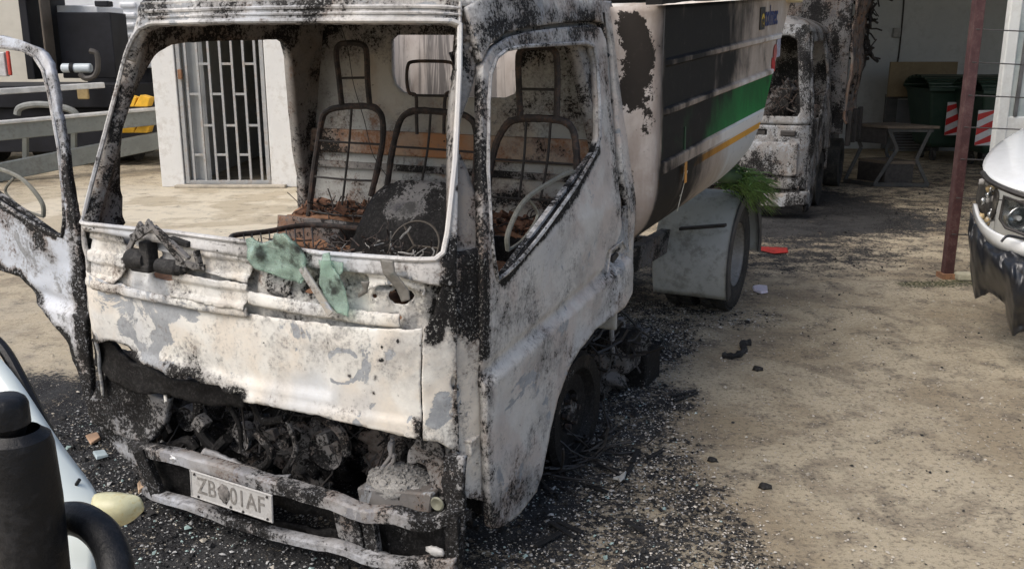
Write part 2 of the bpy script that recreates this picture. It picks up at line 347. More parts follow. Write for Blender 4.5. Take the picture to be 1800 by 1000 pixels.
# graded grid: fine near the truck, coarse to the horizon
def ticks(fine0, fine1, st, far0, far1):
    a = list(np.arange(fine0, fine1 + 1e-6, st)); s = st; x = fine1
    while x < far1: s *= 1.35; x += s; a.append(x)
    s = st; x = fine0
    while x > far0: s *= 1.35; x -= s; a.insert(0, x)
    return np.array(a)
gx = ticks(-4.5, 6.5, .05, -200, 200); gy = ticks(1.2, 14, .05, -60, 260)
X, Y = np.meshgrid(gx, gy, indexing='ij'); gco = np.stack([X.ravel(), Y.ravel(), np.zeros(X.size)], 1)
def lw(x, y): p = T1.w(np.array([x, y, 0.])); return (p[0], p[1], 0)
gp = lambda x, y: tuple(ground(x, y))
def GPt(*pts): return [(*gp(*p)[:2], 0) for p in pts]
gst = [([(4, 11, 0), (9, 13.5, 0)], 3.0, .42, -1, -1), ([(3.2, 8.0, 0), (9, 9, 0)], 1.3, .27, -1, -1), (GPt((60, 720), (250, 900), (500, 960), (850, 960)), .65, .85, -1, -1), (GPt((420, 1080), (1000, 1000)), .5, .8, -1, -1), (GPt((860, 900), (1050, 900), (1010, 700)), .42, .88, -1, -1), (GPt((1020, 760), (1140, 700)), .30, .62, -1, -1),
       (GPt((1120, 800), (1200, 980)), .36, .50, -1, -1), (GPt((1150, 1000), (900, 1010)), .4, .6, -1, -1), (GPt((1080, 640), (1130, 600)), .35, .75, -1, -1), ([lw(-.3, .5), lw(-.3, 2)], .8, .85, -1, -1),
       (GPt((1340, 400), (1500, 385), (1400, 350)), .9, .95, -1, -1), (GPt((1340, 450), (1450, 440)), .7, .58, -1, -1), (GPt((1340, 380), (1420, 380)), .5, 1, -1, -1),
       (GPt((1180, 560), (1330, 560)), .25, .32, -1, -1), ([lw(-.1, 3), lw(-.1, 5)], .8, .6, -1, -1),
       (GPt((1600, 500), (1700, 497)), .16, -1, -1, .7), (GPt((260, 370), (450, 380)), 2.6, -1, .85, -1), (GPt((0, 560), (60, 620)), 1.0, -1, .35, -1), (GPt((150, 290), (250, 285)), .5, .3, -1, -1)]
gb = paint(gco, (.06, 0, 0), gst)
ny = len(gy); gf = [(i * ny + j, (i + 1) * ny + j, (i + 1) * ny + j + 1, i * ny + j + 1) for i in range(len(gx) - 1) for j in range(ny - 1)]
ashv = gb[:, 0]
for i in range(len(gco)):
    if 1 < gco[i, 1] < 14: gco[i, 2] = .004 * noise.fractal(Vector(gco[i]) * 2, 1, 2, 3) + max(0, ashv[i] - .3) * .02 * noise.fractal(Vector(gco[i]) * 9, 1, 2, 3)
me = bpy.data.meshes.new('ground'); me.from_pydata(gco.tolist(), [], gf); burnattr(me, gb); g = link('ground', me, gm); g['kind'] = 'structure'

# ================================================================ BURNT REFUSE TRUCK
truck = thing('garbage_truck', 'burnt-out small refuse truck with charred white cab and green striped tipper body', 'truck', tuple(O1), -TH)
def body(s, z):
    """cab skin: s = arc length round the nose (0 = centre), z = height"""
    s, z = np.broadcast_arrays(np.asarray(s, float), np.asarray(z, float)); a = np.abs(s); sg = np.where(s < 0, -1, 1)
    L1 = .65; ph = np.clip((a - L1) / .34, 0, math.pi / 2)
    x = np.where(a < L1, a, .65 + .21 * np.sin(ph)); y = np.where(a < L1, .045 * (a / L1) ** 2, .045 + .0 + .22 * (1 - np.cos(ph)))
    L2 = L1 + .34 * math.pi / 2; side = a > L2; x = np.where(side, .86, x); y = np.where(side, .265 + (a - L2), y)
    up = np.clip(z - 1.12, 0, 2); lowf = np.clip(1 - y / .26, 0, 1)
    y = y + .35 * up * np.clip(1 - y / 1.5, 0, 1) - .02 * lowf * np.exp(-((z - .8) / .22) ** 2)
    x = x * (1 - .19 * up) 
    return np.stack([x * sg, y, z + 0 * x], -1)
SL2 = .65 + .34 * math.pi / 2
DF = (-.95, .95, .3, 2.05); DR = (.9, 2.6, -.1, 2.05); DL = (-2.6, -.9, -.1, 2.05)
def fr(pts): return inv(body, pts, DF)
def rt(pts): return inv(body, pts, DR)
def lf(pts): return inv(body, pts, DL)
def L3(G, ab): ab = np.array(ab); return G(ab[:, 0], ab[:, 1])
def st(G, dom, pts, r, *val): return (L3(G, inv(G, pts, dom)), r, *val)
FS = lambda pts, r, *v: st(body, DF, pts, r, *v); RS = lambda pts, r, *v: st(body, DR, pts, r, *v); LS = lambda pts, r, *v: st(body, DL, pts, r, *v)

# --- windscreen frame (front ring, both A pillars, header)
ring = [(126, 400), (134, 368), (142, 316), (163, 232), (187, 158), (203, 105), (220, 55), (240, 12), (270, -12), (500, -14), (800, -8), (835, 10), (852, 60), (850, 100), (848, 300), (850, 470), (856, 500), (700, 486), (560, 472), (300, 430), (180, 410)]
hole = [(148, 388), (157, 316), (177, 232), (204, 158), (220, 105), (235, 68), (246, 52), (268, 42), (400, 38), (600, 37), (795, 38), (812, 44), (819, 60), (815, 120), (800, 280), (786, 410), (779, 444), (765, 456), (700, 455), (560, 445), (430, 425), (300, 408)]
sheet('windscreen_frame', body, fr(ring), [fr(hole)], [MB['pillar'], MB['inner']], truck, .012, .035, (.29, .25, .05),
      [FS([(250, 10), (500, 0), (800, 0)], .06, .46, .45, .1), FS([(150, 370), (215, 110), (250, 30)], .05, .36, .3, 0), FS([(830, 30), (845, 60)], .08, .5, .1, 0), FS([(838, 110), (838, 430)], .05, .50, .12, 0),
       FS([(790, 440), (800, 300), (812, 160)], .022, .1, 0, .0), FS([(560, 450), (760, 462)], .02, .05, .2, 0), FS([(848, 440), (848, 490)], .05, .75, 0, 0), FS([(700, 40), (800, 42)], .01, .1, 0, 0), FS([(818, 330)], .012, .95, 0, 0)], rag=(0, .003),
      offs=lambda a, b, co: .006 * np.exp(-((b - 1.90) / .012) ** 2))
# raised gutter lip round the opening
def liftpts(ab, off, G=body):
    P = L3(G, ab); e = 1e-3; A = np.array(ab); du = G(A[:, 0] + e, A[:, 1]) - G(A[:, 0] - e, A[:, 1]); dv = G(A[:, 0], A[:, 1] + e) - G(A[:, 0], A[:, 1] - e)
    n = np.cross(du, dv); n /= np.linalg.norm(n, axis=1)[:, None]; c = np.array([0, .8, 1.0]); s = np.sign(np.sum(n * (P - c), 1)); return P + n * s[:, None] * off
lip = liftpts(resample(fr(hole), .02), .004)
Acc().tube(lip, .0085, 6, closed=True).obj('windscreen_lip', MB['pillar'], truck, True, (.25, .1, 0), [FS([(560, 450), (780, 450), (812, 100), (790, 38), (300, 42)], .05, .02, 0, 0)])

for y0_, rr_ in ((29, .005), (18, .007), (4, .006)):
    q_ = liftpts(inv(body, catmull([(262 - (29 - y0_) * .5, y0_ + 3), (400, y0_ - 2), (600, y0_ - 5), (790, y0_ - 4), (828, y0_ + 12)], 10), DF), .002)
    Acc().tube(q_, rr_, 6, jit=.15).obj('header_ridge', MB['pillar'], truck, True, (.28, .2, .05))
# --- left side frame (seen from inside through the windscreen) and its mirror on the right behind the door
Louter = [(-.93, 1.0), (-1.0, .35), (-1.25, .32), (-1.5, .62), (-1.75, .80), (-2.1, .75), (-2.42, .72), (-2.42, 1.2), (-2.42, 1.93), (-1.9, 1.93), (-1.3, 1.92), (-1.02, 1.90), (-.93, 1.6)]
Lh = lf([(205, 390), (199, 340), (190, 250), (192, 220), (205, 180), (235, 120), (262, 88), (285, 76), (310, 72), (480, 66), (492, 74), (499, 100), (507, 200), (513, 260), (522, 310), (524, 380)])
Lh = Lh + [(Lh[-1][0], .72), (Lh[-1][0] + .35, .48), (-1.02, .42), (-1.0, .9)]
sf = dict(step=.02, thick=.05, rag=0)
sheet('side_frame', body, Louter, [Lh], [MB['inner'], MB['inner']], truck, base=(.48, .12, .1), strokes=[([(-.7, 1.25, 1.0), (-.7, 1.25, 1.9)], .2, .32, .0, .12), ([(-.8, .2, 1.0), (-.7, .4, 1.8)], .15, .52, .2, .0)], flip=False, **sf)
mir = lambda ab: [(-a, b) for a, b in ab]
sheet('side_frame', body, mir(Louter), [mir(Lh)], [MB['inner'], MB['inner']], truck, base=(.42, .1, .1), step=.03, thick=.05, offs=lambda a, b, co: np.full(len(a), -.03))

# --- closed door on the right of the picture: outer skin with window opening
dout = [(857, 925), (851, 860), (847, 760), (846, 660), (848, 560), (850, 480), (846, 330), (846, 160), (850, 115), (866, 84), (892, 66), (930, 56), (1000, 47), (1040, 44), (1056, 50), (1064, 70), (1072, 150), (1083, 280), (1092, 380), (1102, 440), (1106, 470), (1104, 515), (1090, 540), (1040, 578), (1012, 612), (990, 650), (972, 700), (958, 760), (946, 830), (936, 862), (905, 900), (880, 920)]
dwin = [(874, 492), (868, 460), (862, 400), (857, 300), (858, 180), (862, 130), (872, 102), (890, 88), (920, 82), (1030, 76), (1043, 82), (1049, 110), (1053, 180), (1054, 242), (1046, 268), (1010, 330), (960, 400), (915, 455), (890, 480)]
dO, dW = rt(dout), rt(dwin)
crease = np.array(rt([(850, 670), (920, 612), (1000, 545), (1060, 492), (1098, 455)]))
def dooroff(a, b, co):
    zc = np.interp(a, crease[:, 0], crease[:, 1]); d = b - zc
    o = .020 * (1 / (1 + np.exp(d / .004))) - .010 * np.exp(-((d - .03) / .02) ** 2)
    h = np.array(rt([(1078, 452)])[0]); o += -.022 * np.exp(-(((a - h[0]) / .07) ** 2 + ((b - h[1]) / .035) ** 2) ** 2)
    return o
doorstrokes = [RS([(885, 488), (950, 415), (1010, 340), (1052, 262)], .028, .9, 0, 0), RS([(853, 900), (850, 700), (850, 480), (848, 300), (850, 150)], .035, .55, .1, .12),
               RS([(870, 80), (960, 60), (1050, 55)], .05, .36, .25, 0), RS([(1062, 90), (1085, 330)], .03, .3, .15, 0), RS([(865, 900), (930, 850)], .09, .52, .15, 0), RS([(870, 840), (950, 740)], .07, .30, .2, 0),
               RS([(1000, 640), (1040, 585), (1090, 545)], .03, .40, .2, 0), RS([(960, 780), (990, 670)], .03, .38, .3, 0), RS([(890, 720), (895, 640)], .02, .42, .3, 0), RS([(930, 700), (940, 620)], .02, .40, .3, 0), RS([(965, 645)], .02, .2, .8, 0),
               RS([(1045, 500), (1085, 475)], .05, .3, .35, 0), RS([(1075, 455), (1090, 440)], .025, .55, 0, 0), RS([(910, 560), (1000, 460), (1060, 360)], .14, .10, .05, .0), RS([(855, 640), (900, 610)], .03, .12, .35, 0)]
doorR = sheet('door', body, dO, [dW], [MB['door'], MB['inner']], truck, .013, .03, (.10, .16, .0), doorstrokes, rag=(.002, .003), offs=dooroff, dent=.005)
doorR['label'] = 'closed scorched white door with empty window opening'
o = Acc().tube(liftpts(resample([p for p in dW], .02), .002), .007, 6, True).obj('window_channel', MB['pillar'], doorR, True, (.35, .1, .0))
o = Acc().tube(catmull([onX(*p, .80) for p in [(893, 440), (892, 415), (905, 380), (925, 350), (960, 325), (1003, 303), (1015, 312)]]), .009, 6).tube(catmull([onX(*p, .80) for p in [(893, 440), (915, 425), (935, 400), (945, 375), (930, 352)]]), .006, 6).obj('bent_window_channel', simple('bent_channel_metal', (.20, .20, .17), .6, .3, 10, .2, .3, (.1, .08, .06), .5), doorR, True)
Acc().box((0, 0, 0), (.012, .10, .05)).obj('handle_pocket', MB['rod'], doorR, M=Matrix.Translation(tuple(onX(1082, 452, .842))) @ Matrix.Rotation(.25, 4, 'X'), bevel=.005)
Acc().tube(liftpts(resample(rt([(1066, 478), (1072, 440), (1092, 424), (1102, 440)]), .02, False), .004), .004, 6).obj('handle_rim', MB['door'], doorR, True, (.2, .1, 0))
o = Acc().bar(onX(880, 484, .835), onX(1048, 258, .80), .02, .012).bar(onX(895, 470, .81), onX(1035, 280, .78), .014, .02).obj('window_sill_rail', MB['pillar'], doorR, False, (.45, .1, 0))
# gutter seam and rear corner strip of the cab
rear = rt([(846, 108), (862, 76), (890, 58), (930, 48), (1000, 39), (1045, 36), (1063, 42), (1073, 75), (1082, 170), (1094, 310), (1108, 440), (1112, 440)]) + [(2.52, 1.0), (2.52, 1.95), (1.6, 1.93), (1.15, 1.92), (.98, 1.88)]
sheet('roof_side_panel', body, rear, [], [MB['door'], MB['inner']], truck, .014, .03, (.26, .22, 0), [RS([(1080, 100), (1100, 330)], .05, .12, .1, 0), RS([(870, 60), (950, 40), (1040, 30)], .05, .5, .3, 0)], offs=lambda a, b, co: np.full(len(a), .003))
sheet('rear_corner_panel', body, [(2.28, .72), (2.53, .72), (2.53, 1.1), (2.40, 1.1), (2.40, .9), (2.30, .80)], [], [MB['door'], MB['inner']], truck, .02, .03, (.3, .2, 0))
# --- roof
ang = np.linspace(0, 1, 121)
def roof(a, b):
    a = np.asarray(a, float); b = np.asarray(b, float); P = body(np.clip(a, -2.42, 2.42), 1.90 + 0 * a); c = np.array([0, .98])
    k = np.where(np.abs(a) > 2.42, (np.abs(a) - 2.42) / .72, 0); P[..., 0] = P[..., 0] * (1 - k)
    r = 1 - b; q = np.clip(r, 0, 1)
    return np.stack([c[0] * (1 - r) + P[..., 0] * r, c[1] * (1 - r) + P[..., 1] * r, 1.885 + .17 * (1 - q ** 3.2) ** .6 + 0 * a], -1)
aa = np.linspace(-3.13, 3.13, 150); bb = np.linspace(0, 1, 26) ** 1.6
AA, BB = np.meshgrid(aa, bb, indexing='ij'); rco = roof(AA, BB).reshape(-1, 3); nb_ = len(bb)
rf = [(i * nb_ + j, (i + 1) * nb_ + j, (i + 1) * nb_ + j + 1, i * nb_ + j + 1) for i in range(len(aa) - 1) for j in range(nb_ - 1)]
o = mesh('roof', rco, rf, [MB['pillar'], MB['inner']], truck, True, (.34, .42, .03), [([(.5, .3, 1.95), (.75, 1.2, 1.95)], .2, .42, .3, 0)])
s = o.modifiers.new('thickness', 'SOLIDIFY'); s.thickness = .02; s.material_offset = 1; s.offset = -1 if Vector(rco[1] - rco[0]).z > 0 else 1
# --- back wall with window
YB = 1.50
plane = lambda Yp: (lambda a, b: np.stack([np.asarray(a, float), 0 * np.asarray(a, float) + Yp, np.asarray(b, float)], -1))
by = lambda pts, Y_: [tuple(onY(*p, Y_)[[0, 2]]) for p in pts]
bw = by([(692, 70), (692, 128), (698, 148), (712, 162), (740, 168), (890, 172), (908, 165), (914, 150), (912, 80), (905, 68), (880, 62), (700, 62)], YB)
YS = lambda pts, r, *v: (np.array([onY(*p, YB) for p in pts]), r, *v)
sheet('back_wall', plane(YB), [(-.83, .55), (.83, .55), (.83, 1.1), (.74, 1.9), (.5, 1.97), (-.5, 1.97), (-.74, 1.9), (-.83, 1.1)], [bw], [MB['back'], MB['back']], truck, .018, .02, (.14, .02, .16),
      [YS([(520, 60), (700, 50), (1050, 60)], .14, .62, 0, 0), YS([(520, 100), (560, 300)], .08, .36, 0, .1), YS([(560, 345), (800, 340), (1010, 360)], .05, .5, 0, .5), YS([(1000, 100), (1030, 200)], .12, .34, 0, .2),
       YS([(540, 400), (640, 395)], .1, .35, 0, .7), YS([(600, 300), (800, 300), (1010, 310)], .07, .22, .1, .34), YS([(665, 200), (670, 320)], .05, .2, 0, .45), YS([(560, 420), (900, 430)], .1, .6, 0, .6), YS([(580, 320), (790, 320)], .02, .5, 0, .2)], flip=True)
# rusty rail across the back wall
ra = Acc(); z0, z1 = onY(700, 230, YB)[2], onY(700, 272, YB)[2]
ra.box((0, YB - .035, (z0 + z1) / 2), (1.58, .03, z0 - z1)); ra.obj('back_rail', burnt('rusted_rail', seed=13, ca=(.48, .33, .22), cb=(.46, .22, .10), cc=(.42, .34, .26)), truck, False, (.24, .05, .5), bevel=.008)
Acc().box((0, YB - .03, (z0 + z1) / 2 - .115), (1.56, .02, .03)).obj('back_rail_strip', MB['inner'], truck, False, (.55, 0, 0))
zf = onY(700, 345, YB)[2]
# rear shelf with burnt remains, floor
fl = sheet('cab_floor', lambda a, b: np.stack([np.asarray(a), np.asarray(b), .86 + .05 * np.clip((np.asarray(b) - 1.1) * 8, 0, 1)], -1), [(-.78, .25), (.78, .25), (.78, 1.47), (-.78, 1.47)], [], [MB['rust'], MB['dark']], truck, .03, .02, (.7, 0, .3), dent=.03, dfreq=9)
sheet('seat_base', lambda a, b: np.stack([np.asarray(a), 1.18 + .25 * (np.asarray(b) - .85) * 0 + 0 * np.asarray(a), np.asarray(b)], -1), [(-.76, .6), (.76, .6), (.76, .99), (-.76, .99)], [], [MB['back'], MB['dark']], truck, .025, .02, (.42, 0, .48), [([(-.2, 1.2, .95), (.5, 1.2, .95)], .3, .7, 0, .3)], dent=.02, flip=True)
sheet('seat_shelf', lambda a, b: np.stack([np.asarray(a), np.asarray(b), .99 + 0 * np.asarray(a)], -1), [(-.76, 1.18), (.76, 1.18), (.76, 1.48), (-.76, 1.48)], [], [MB['rust'], MB['dark']], truck, .02, .02, dent=.03, dfreq=10)
def strands(name, n, box, mat, L=.08, r=.003, parent=None, flat=.4):
    a = Acc()
    for _ in range(n):
        p = Vector([random.uniform(box[i], box[i + 3]) for i in range(3)]); q = p; pts = [p]
        d = Vector((random.gauss(0, 1), random.gauss(0, 1), random.gauss(0, flat))).normalized()
        for k in range(3): d = (d + Vector((random.gauss(0, .4), random.gauss(0, .4), random.gauss(0, .3)))).normalized(); q = q + d * L * random.uniform(.2, .5); pts.append(q)
        a.tube(pts, r * random.uniform(.6, 1.6), 4)
    o = a.obj(name, mat, parent, False); o['kind'] = 'stuff'; return o
strands('burnt_wiring', 240, (-.72, 1.2, 1.0, .72, 1.46, 1.03), MB['tube'], .09, .0025, truck)
strands('burnt_springs', 160, (-.66, .5, .87, .1, 1.15, .92), MB['tube'], .09, .0028, truck)
ch = Acc()
for _ in range(260):
    c = (random.uniform(-.72, .72), random.uniform(1.19, 1.46), random.uniform(.99, 1.04)); s_ = random.uniform(.01, .035)
    ch.box(c, (s_ * 1.5, s_, s_ * .5), M=Matrix.Rotation(random.uniform(0, 3), 3, Vector((random.random(), random.random(), random.random())).normalized()))
o = ch.obj('burnt_crumbs', simple('rust_crumbs', (.20, .10, .06), .9, .5, 20, 0, .5, (.04, .035, .03), .6), truck); o['kind'] = 'stuff'

# --- seat frames: main tube, cross rods, headrest
def seat(Yp, main, rods, head, hrods, r=.0145, label=None, thin=False, lean=.0):
    q = lambda pts: [onY(*p, Yp) for p in pts]
    o = Acc().tube([p + .004 * np.array(noise.noise_vector(Vector(p) * 9)) for p in catmull(q(main), 6)], r, 8, jit=.10).obj('seat_frame', MB['tube'], truck, True)
    if label: o['label'] = label
    for a in rods: Acc().tube(catmull([onY(*p, Yp - .005) for p in a], 3), .0055, 6).obj('wire_rod', MB['rod'], o, True)
    Acc().tube(catmull(q(head), 5), .013 if not thin else .0075, 8).obj('headrest_frame', MB['tube'], o, True)
    for a in hrods: Acc().tube(q(a), .006, 6).obj('wire_rod', MB['rod'], o, True)
seat(1.22, [(534, 440), (540, 400), (552, 300), (565, 215), (578, 195), (602, 188), (645, 187), (666, 196), (674, 218), (668, 275), (652, 345)],
     [[(556, 247), (610, 251), (668, 254)], [(618, 190), (614, 250), (605, 330), (598, 385)], [(548, 310), (610, 316), (658, 318)], [(540, 370), (590, 378), (650, 381)]],
     [(601, 188), (596, 140), (591, 95), (596, 80), (610, 76), (630, 77), (642, 84), (645, 105), (646, 140), (650, 187)], [[(594, 138), (646, 137)]])
seat(1.22, [(678, 345), (684, 300), (694, 245), (704, 212), (718, 199), (740, 195), (790, 198), (822, 205), (838, 235), (832, 340)],
     [[(694, 258), (757, 262), (836, 268)], [(757, 196), (752, 260), (738, 338)], [(684, 324), (740, 328), (830, 334)]],
     [(733, 236), (732, 200), (731, 169), (719, 163), (715, 140), (717, 116), (726, 109), (760, 108), (790, 110), (798, 118), (799, 150), (796, 164), (783, 169), (780, 236)], [[(725, 168), (790, 169)]], thin=True)
seat(1.22, [(855, 360), (860, 310), (872, 255), (888, 222), (905, 211), (940, 208), (985, 212), (1002, 222), (1010, 245), (1014, 300)],
     [[(866, 280), (930, 284), (1014, 290)], [(925, 212), (921, 280), (912, 350)], [(968, 213), (962, 285), (950, 350)], [(858, 345), (912, 350), (985, 352)]],
     [(915, 210), (912, 150), (911, 105), (916, 90), (935, 83), (960, 83), (974, 90), (979, 106), (980, 150), (978, 212)], [[(913, 157), (980, 158)]], r=.016)
# loose wire hanging in the cab
Acc().tube(catmull([onY(*p, 1.0) for p in [(598, 40), (612, 90), (622, 150), (640, 210), (655, 270), (680, 310)]]), .0018, 5).obj('hanging_wire', MB['rod'], truck)
# seat cushion frame and basket at left
o = Acc().tube(catmull([onZ(*p, .98) for p in [(408, 424), (412, 414), (470, 407), (520, 398), (560, 396), (640, 402)]]), .012, 8).tube([onZ(408, 424, .98), onZ(440, 438, .98), onZ(560, 440, .98)], .008).obj('cushion_frame', MB['tube'], truck, True)
for i in range(9):
    x = 428 + i * 15; Acc().tube([onZ(x, 412 - i * 1.6, .98), onZ(x + 3, 434, .96)], .003, 5).obj('wire_rod', MB['rod'], o)
# engine hump / burnt seat box
hp = by([(600, 462), (622, 430), (636, 395), (644, 362), (656, 345), (680, 337), (730, 336), (775, 341), (800, 352), (806, 470)], .78)
def hump(a, b): a = np.asarray(a, float); b = np.asarray(b, float); return np.stack([a, .78 + .22 * np.clip((b - .98) * 3.2, 0, 1) ** 2 + .9 * (a - .16) ** 2, b], -1)
Q = lambda pts, Y_=.8: np.array([onY(*p, Y_) for p in pts])
sheet('engine_cover', hump, hp, [], [burnt('ashy_cover', seed=4.4, ca=(.33, .32, .30), cb=(.25, .235, .22), cc=(.28, .30, .28), bare=(.14, .15, .15)), MB['dark']], truck, .016, .04, (.55, .2, 0),
      [(Q([(668, 345), (790, 350)]), .05, .12, .1, 0), (Q([(690, 380), (730, 375)]), .06, .18, .5, 0), (Q([(610, 445), (650, 400), (655, 370)]), .07, 1, 0, 0), (Q([(690, 430), (790, 420)]), .09, .9, 0, 0), (Q([(760, 385), (790, 380)]), .04, .3, .3, 0)], dent=.008, dfreq=8, flip=True, rag=.006)
cs = onY(728, 432, .60); pts = [Vector(cs) + Vector((.105 * math.cos(t), .05 * math.sin(t) * .9, .085 * math.sin(t))) for t in np.linspace(0, 2 * math.pi, 28, endpoint=False)]
Acc().tube(pts, .004, 6, True).tube([cs, pts[0]], .004, 5).tube([cs, pts[10]], .004, 5).tube([cs, pts[18]], .004, 5).obj('steering_wheel', simple('wheel_wire', (.06, .05, .038), .6, .3), truck)
strands('burnt_dash_wiring', 40, (.15, .32, 1.0, .72, .6, 1.08), MB['ash'], .05, .0025, truck); strands('burnt_dash_wiring', 70, (.0, .32, 1.0, .72, .6, 1.08), MB['tube'], .07, .003, truck)
blob('ash_heap', (.4, .5, .97), (.26, .12, .05), MB['char'], truck, .7, 10, 4)['kind'] = 'stuff'

# --- nose: front panel, corner panel, cowl
ptop = [(140, 478), (200, 500), (300, 528), (400, 548), (500, 564), (600, 574), (680, 578), (742, 578)]
pbot = [(741, 770), (660, 752), (560, 728), (480, 712), (432, 704), (424, 690), (400, 690), (384, 678), (352, 672), (330, 660), (300, 664), (270, 648), (240, 640), (215, 612), (190, 600), (172, 604), (160, 600), (146, 560)]
def paneloff(a, b, co):
    # pressed recess in the middle of the nose and the rolled top lip
    k = 1 / (1 + np.exp(-(.40 - a) / .006)); k2 = 1 / (1 + np.exp(-(a + .62) / .02)); kz = 1 / (1 + np.exp(-(.965 - b) / .006)) / (1 + np.exp(-(b - .665) / .006))
    return -.020 * k * k2 * kz + .012 * np.exp(-((b - 1.0) / .02) ** 2) * (a < .6) - .01 * np.exp(-((a + .3) / .2) ** 2 - ((b - .72) / .1) ** 2) + .010 / (1 + np.exp(-(.625 - b) / .003))
fst = [FS([(150, 590), (230, 625), (330, 668), (425, 692)], .030, .95, 0, 0), FS([(210, 575), (240, 620), (290, 650)], .035, .15, .85, 0), FS([(265, 545), (275, 590), (250, 620)], .05, .1, .9, .25), FS([(170, 510), (320, 545)], .07, .0, .52, 0), FS([(430, 575), (540, 590)], .03, .0, .5, 0), FS([(380, 640), (400, 660)], .03, .42, .1, 0), FS([(745, 760), (600, 735), (440, 705)], .015, .25, .2, .35),
       FS([(480, 560), (540, 600), (520, 620)], .03, .0, .55, 0), FS([(580, 640)], .045, .0, .62, 0), FS([(680, 630), (690, 620)], .02, .2, .65, 0), FS([(300, 655), (400, 672)], .03, .45, .1, 0), FS([(640, 600), (650, 720)], .03, .2, .42, 0),
       FS([(590, 715), (680, 735)], .02, .25, .3, 0), FS([(450, 700), (735, 765)], .02, .2, .1, .3), FS([(420, 630), (560, 690)], .12, .02, .0, 0), FS([(735, 740), (741, 768)], .02, .7, .0, .3)]
holes_px = [(478, 643), (516, 643), (655, 690), (668, 632), (700, 600), (612, 660), (660, 665)]
fst.append(FS([(600 + 33 * math.cos(t_), 645 + 30 * math.sin(t_)) for t_ in np.linspace(.3, 5.6, 12)], .010, -1, .95, -1))
for h in holes_px: fst.append(FS([h], .007, 1.1, -1, -1))
sheet('front_panel', body, fr(ptop + pbot), [], [MB['panel'], MB['dark']], truck, .011, .006, (.10, .12, .0), fst, rag=.004, dent=.0025, offs=paneloff)
cpan = [(744, 578), (760, 560), (778, 500), (800, 480), (844, 478), (846, 560), (844, 680), (846, 770), (838, 790), (800, 792), (770, 776), (744, 772)]
ck = fr([(798, 674)])[0]
sheet('corner_panel', body, fr(cpan), [[(ck[0] + .022 * math.cos(t) * .7, ck[1] + .022 * math.sin(t)) for t in np.linspace(0, 2 * math.pi, 12, endpoint=False)]], [MB['panel'], MB['dark']], truck, .011, .012, (.16, .12, .05),
      [FS([(800, 470), (775, 520), (765, 590)], .035, .85, 0, 0), FS([(835, 480), (845, 600)], .03, .6, 0, 0), FS([(775, 700), (770, 740)], .03, .1, .6, 0), FS([(800, 740), (825, 780)], .03, .3, .3, .3), FS([(760, 640)], .03, .1, .5, 0), FS([(846, 600), (846, 790)], .02, .55, 0, .2)], rag=.003, dent=.008)
sheet('door_jamb', body, [(.925, .36), (1.12, .30), (1.13, 1.10), (1.10, 1.16), (.93, 1.16)], [], [MB['panel'], MB['dark']], truck, .012, .012, (.22, .2, .05), [([(.82, .2, .95), (.84, .2, 1.15)], .07, .8, 0, 0), ([(.86, .3, .4), (.86, .3, 1.1)], .02, .6, 0, 0)], rag=.002, dent=.01, offs=lambda a, b, co: np.full(len(a), -.018))
lcp = [(120, 400), (140, 395), (146, 470), (148, 560), (152, 600), (165, 610), (150, 620), (128, 560)]
# cowl: recessed plate below the windscreen with stamped holes
def cowl(a, b): P = body(a, b); P[..., 1] += .045 + .25 * np.clip(1.06 - b, 0, .1) * 0; return P
DC = (-.95, .95, .8, 1.3)
cw = lambda pts: inv(cowl, pts, DC)
ctop = [(143, 392), (250, 410), (330, 420), (440, 436), (560, 456), (700, 466), (770, 470), (800, 478), (790, 520), (770, 570), (742, 590), (600, 590), (400, 562), (250, 530), (140, 492)]
chol = []
for c, rx, ry in [((160, 446), 9, 12), ((262, 448), 22, 12), ((238, 446), 16, 18), ((408, 460), 6, 10), ((705, 520), 22, 16), ((690, 558), 18, 6), ((660, 520), 5, 4), ((545, 512), 12, 4), ((340, 430), 14, 4), ((180, 420), 5, 5), ((300, 482), 30, 12)]:
    chol.append(cw([(c[0] + rx * math.cos(t), c[1] + ry * math.sin(t)) for t in np.linspace(0, 2 * math.pi, 12, endpoint=False)]))
CS = lambda pts, r, *v: st(cowl, DC, pts, r, *v)
sheet('cowl_panel', cowl, cw(ctop), chol, [MB['panel'], MB['dark']], truck, .009, .006, (.22, .08, .06), [CS([(150, 420), (170, 470)], .04, .35, .2, 0), CS([(200, 400), (400, 430)], .012, .55, .3, 0), CS([(540, 505), (600, 520)], .03, .5, 0, .2), CS([(780, 500), (770, 560)], .03, .7, 0, 0), CS([(460, 490), (500, 520)], .03, .3, .2, .4)],
      rag=(.0, .003), dent=.016, dfreq=9, offs=lambda a, b, co: .010 * np.sign(np.sin(a * 17 + 1)) * (b > 1.07) + .014 * np.exp(-((b - 1.075) / .008) ** 2) - .02 * (np.abs(a - .52) < .13) * (b < 1.12) * (b > 1.03) + .006 * np.sin(a * 60) * (b < 1.07))
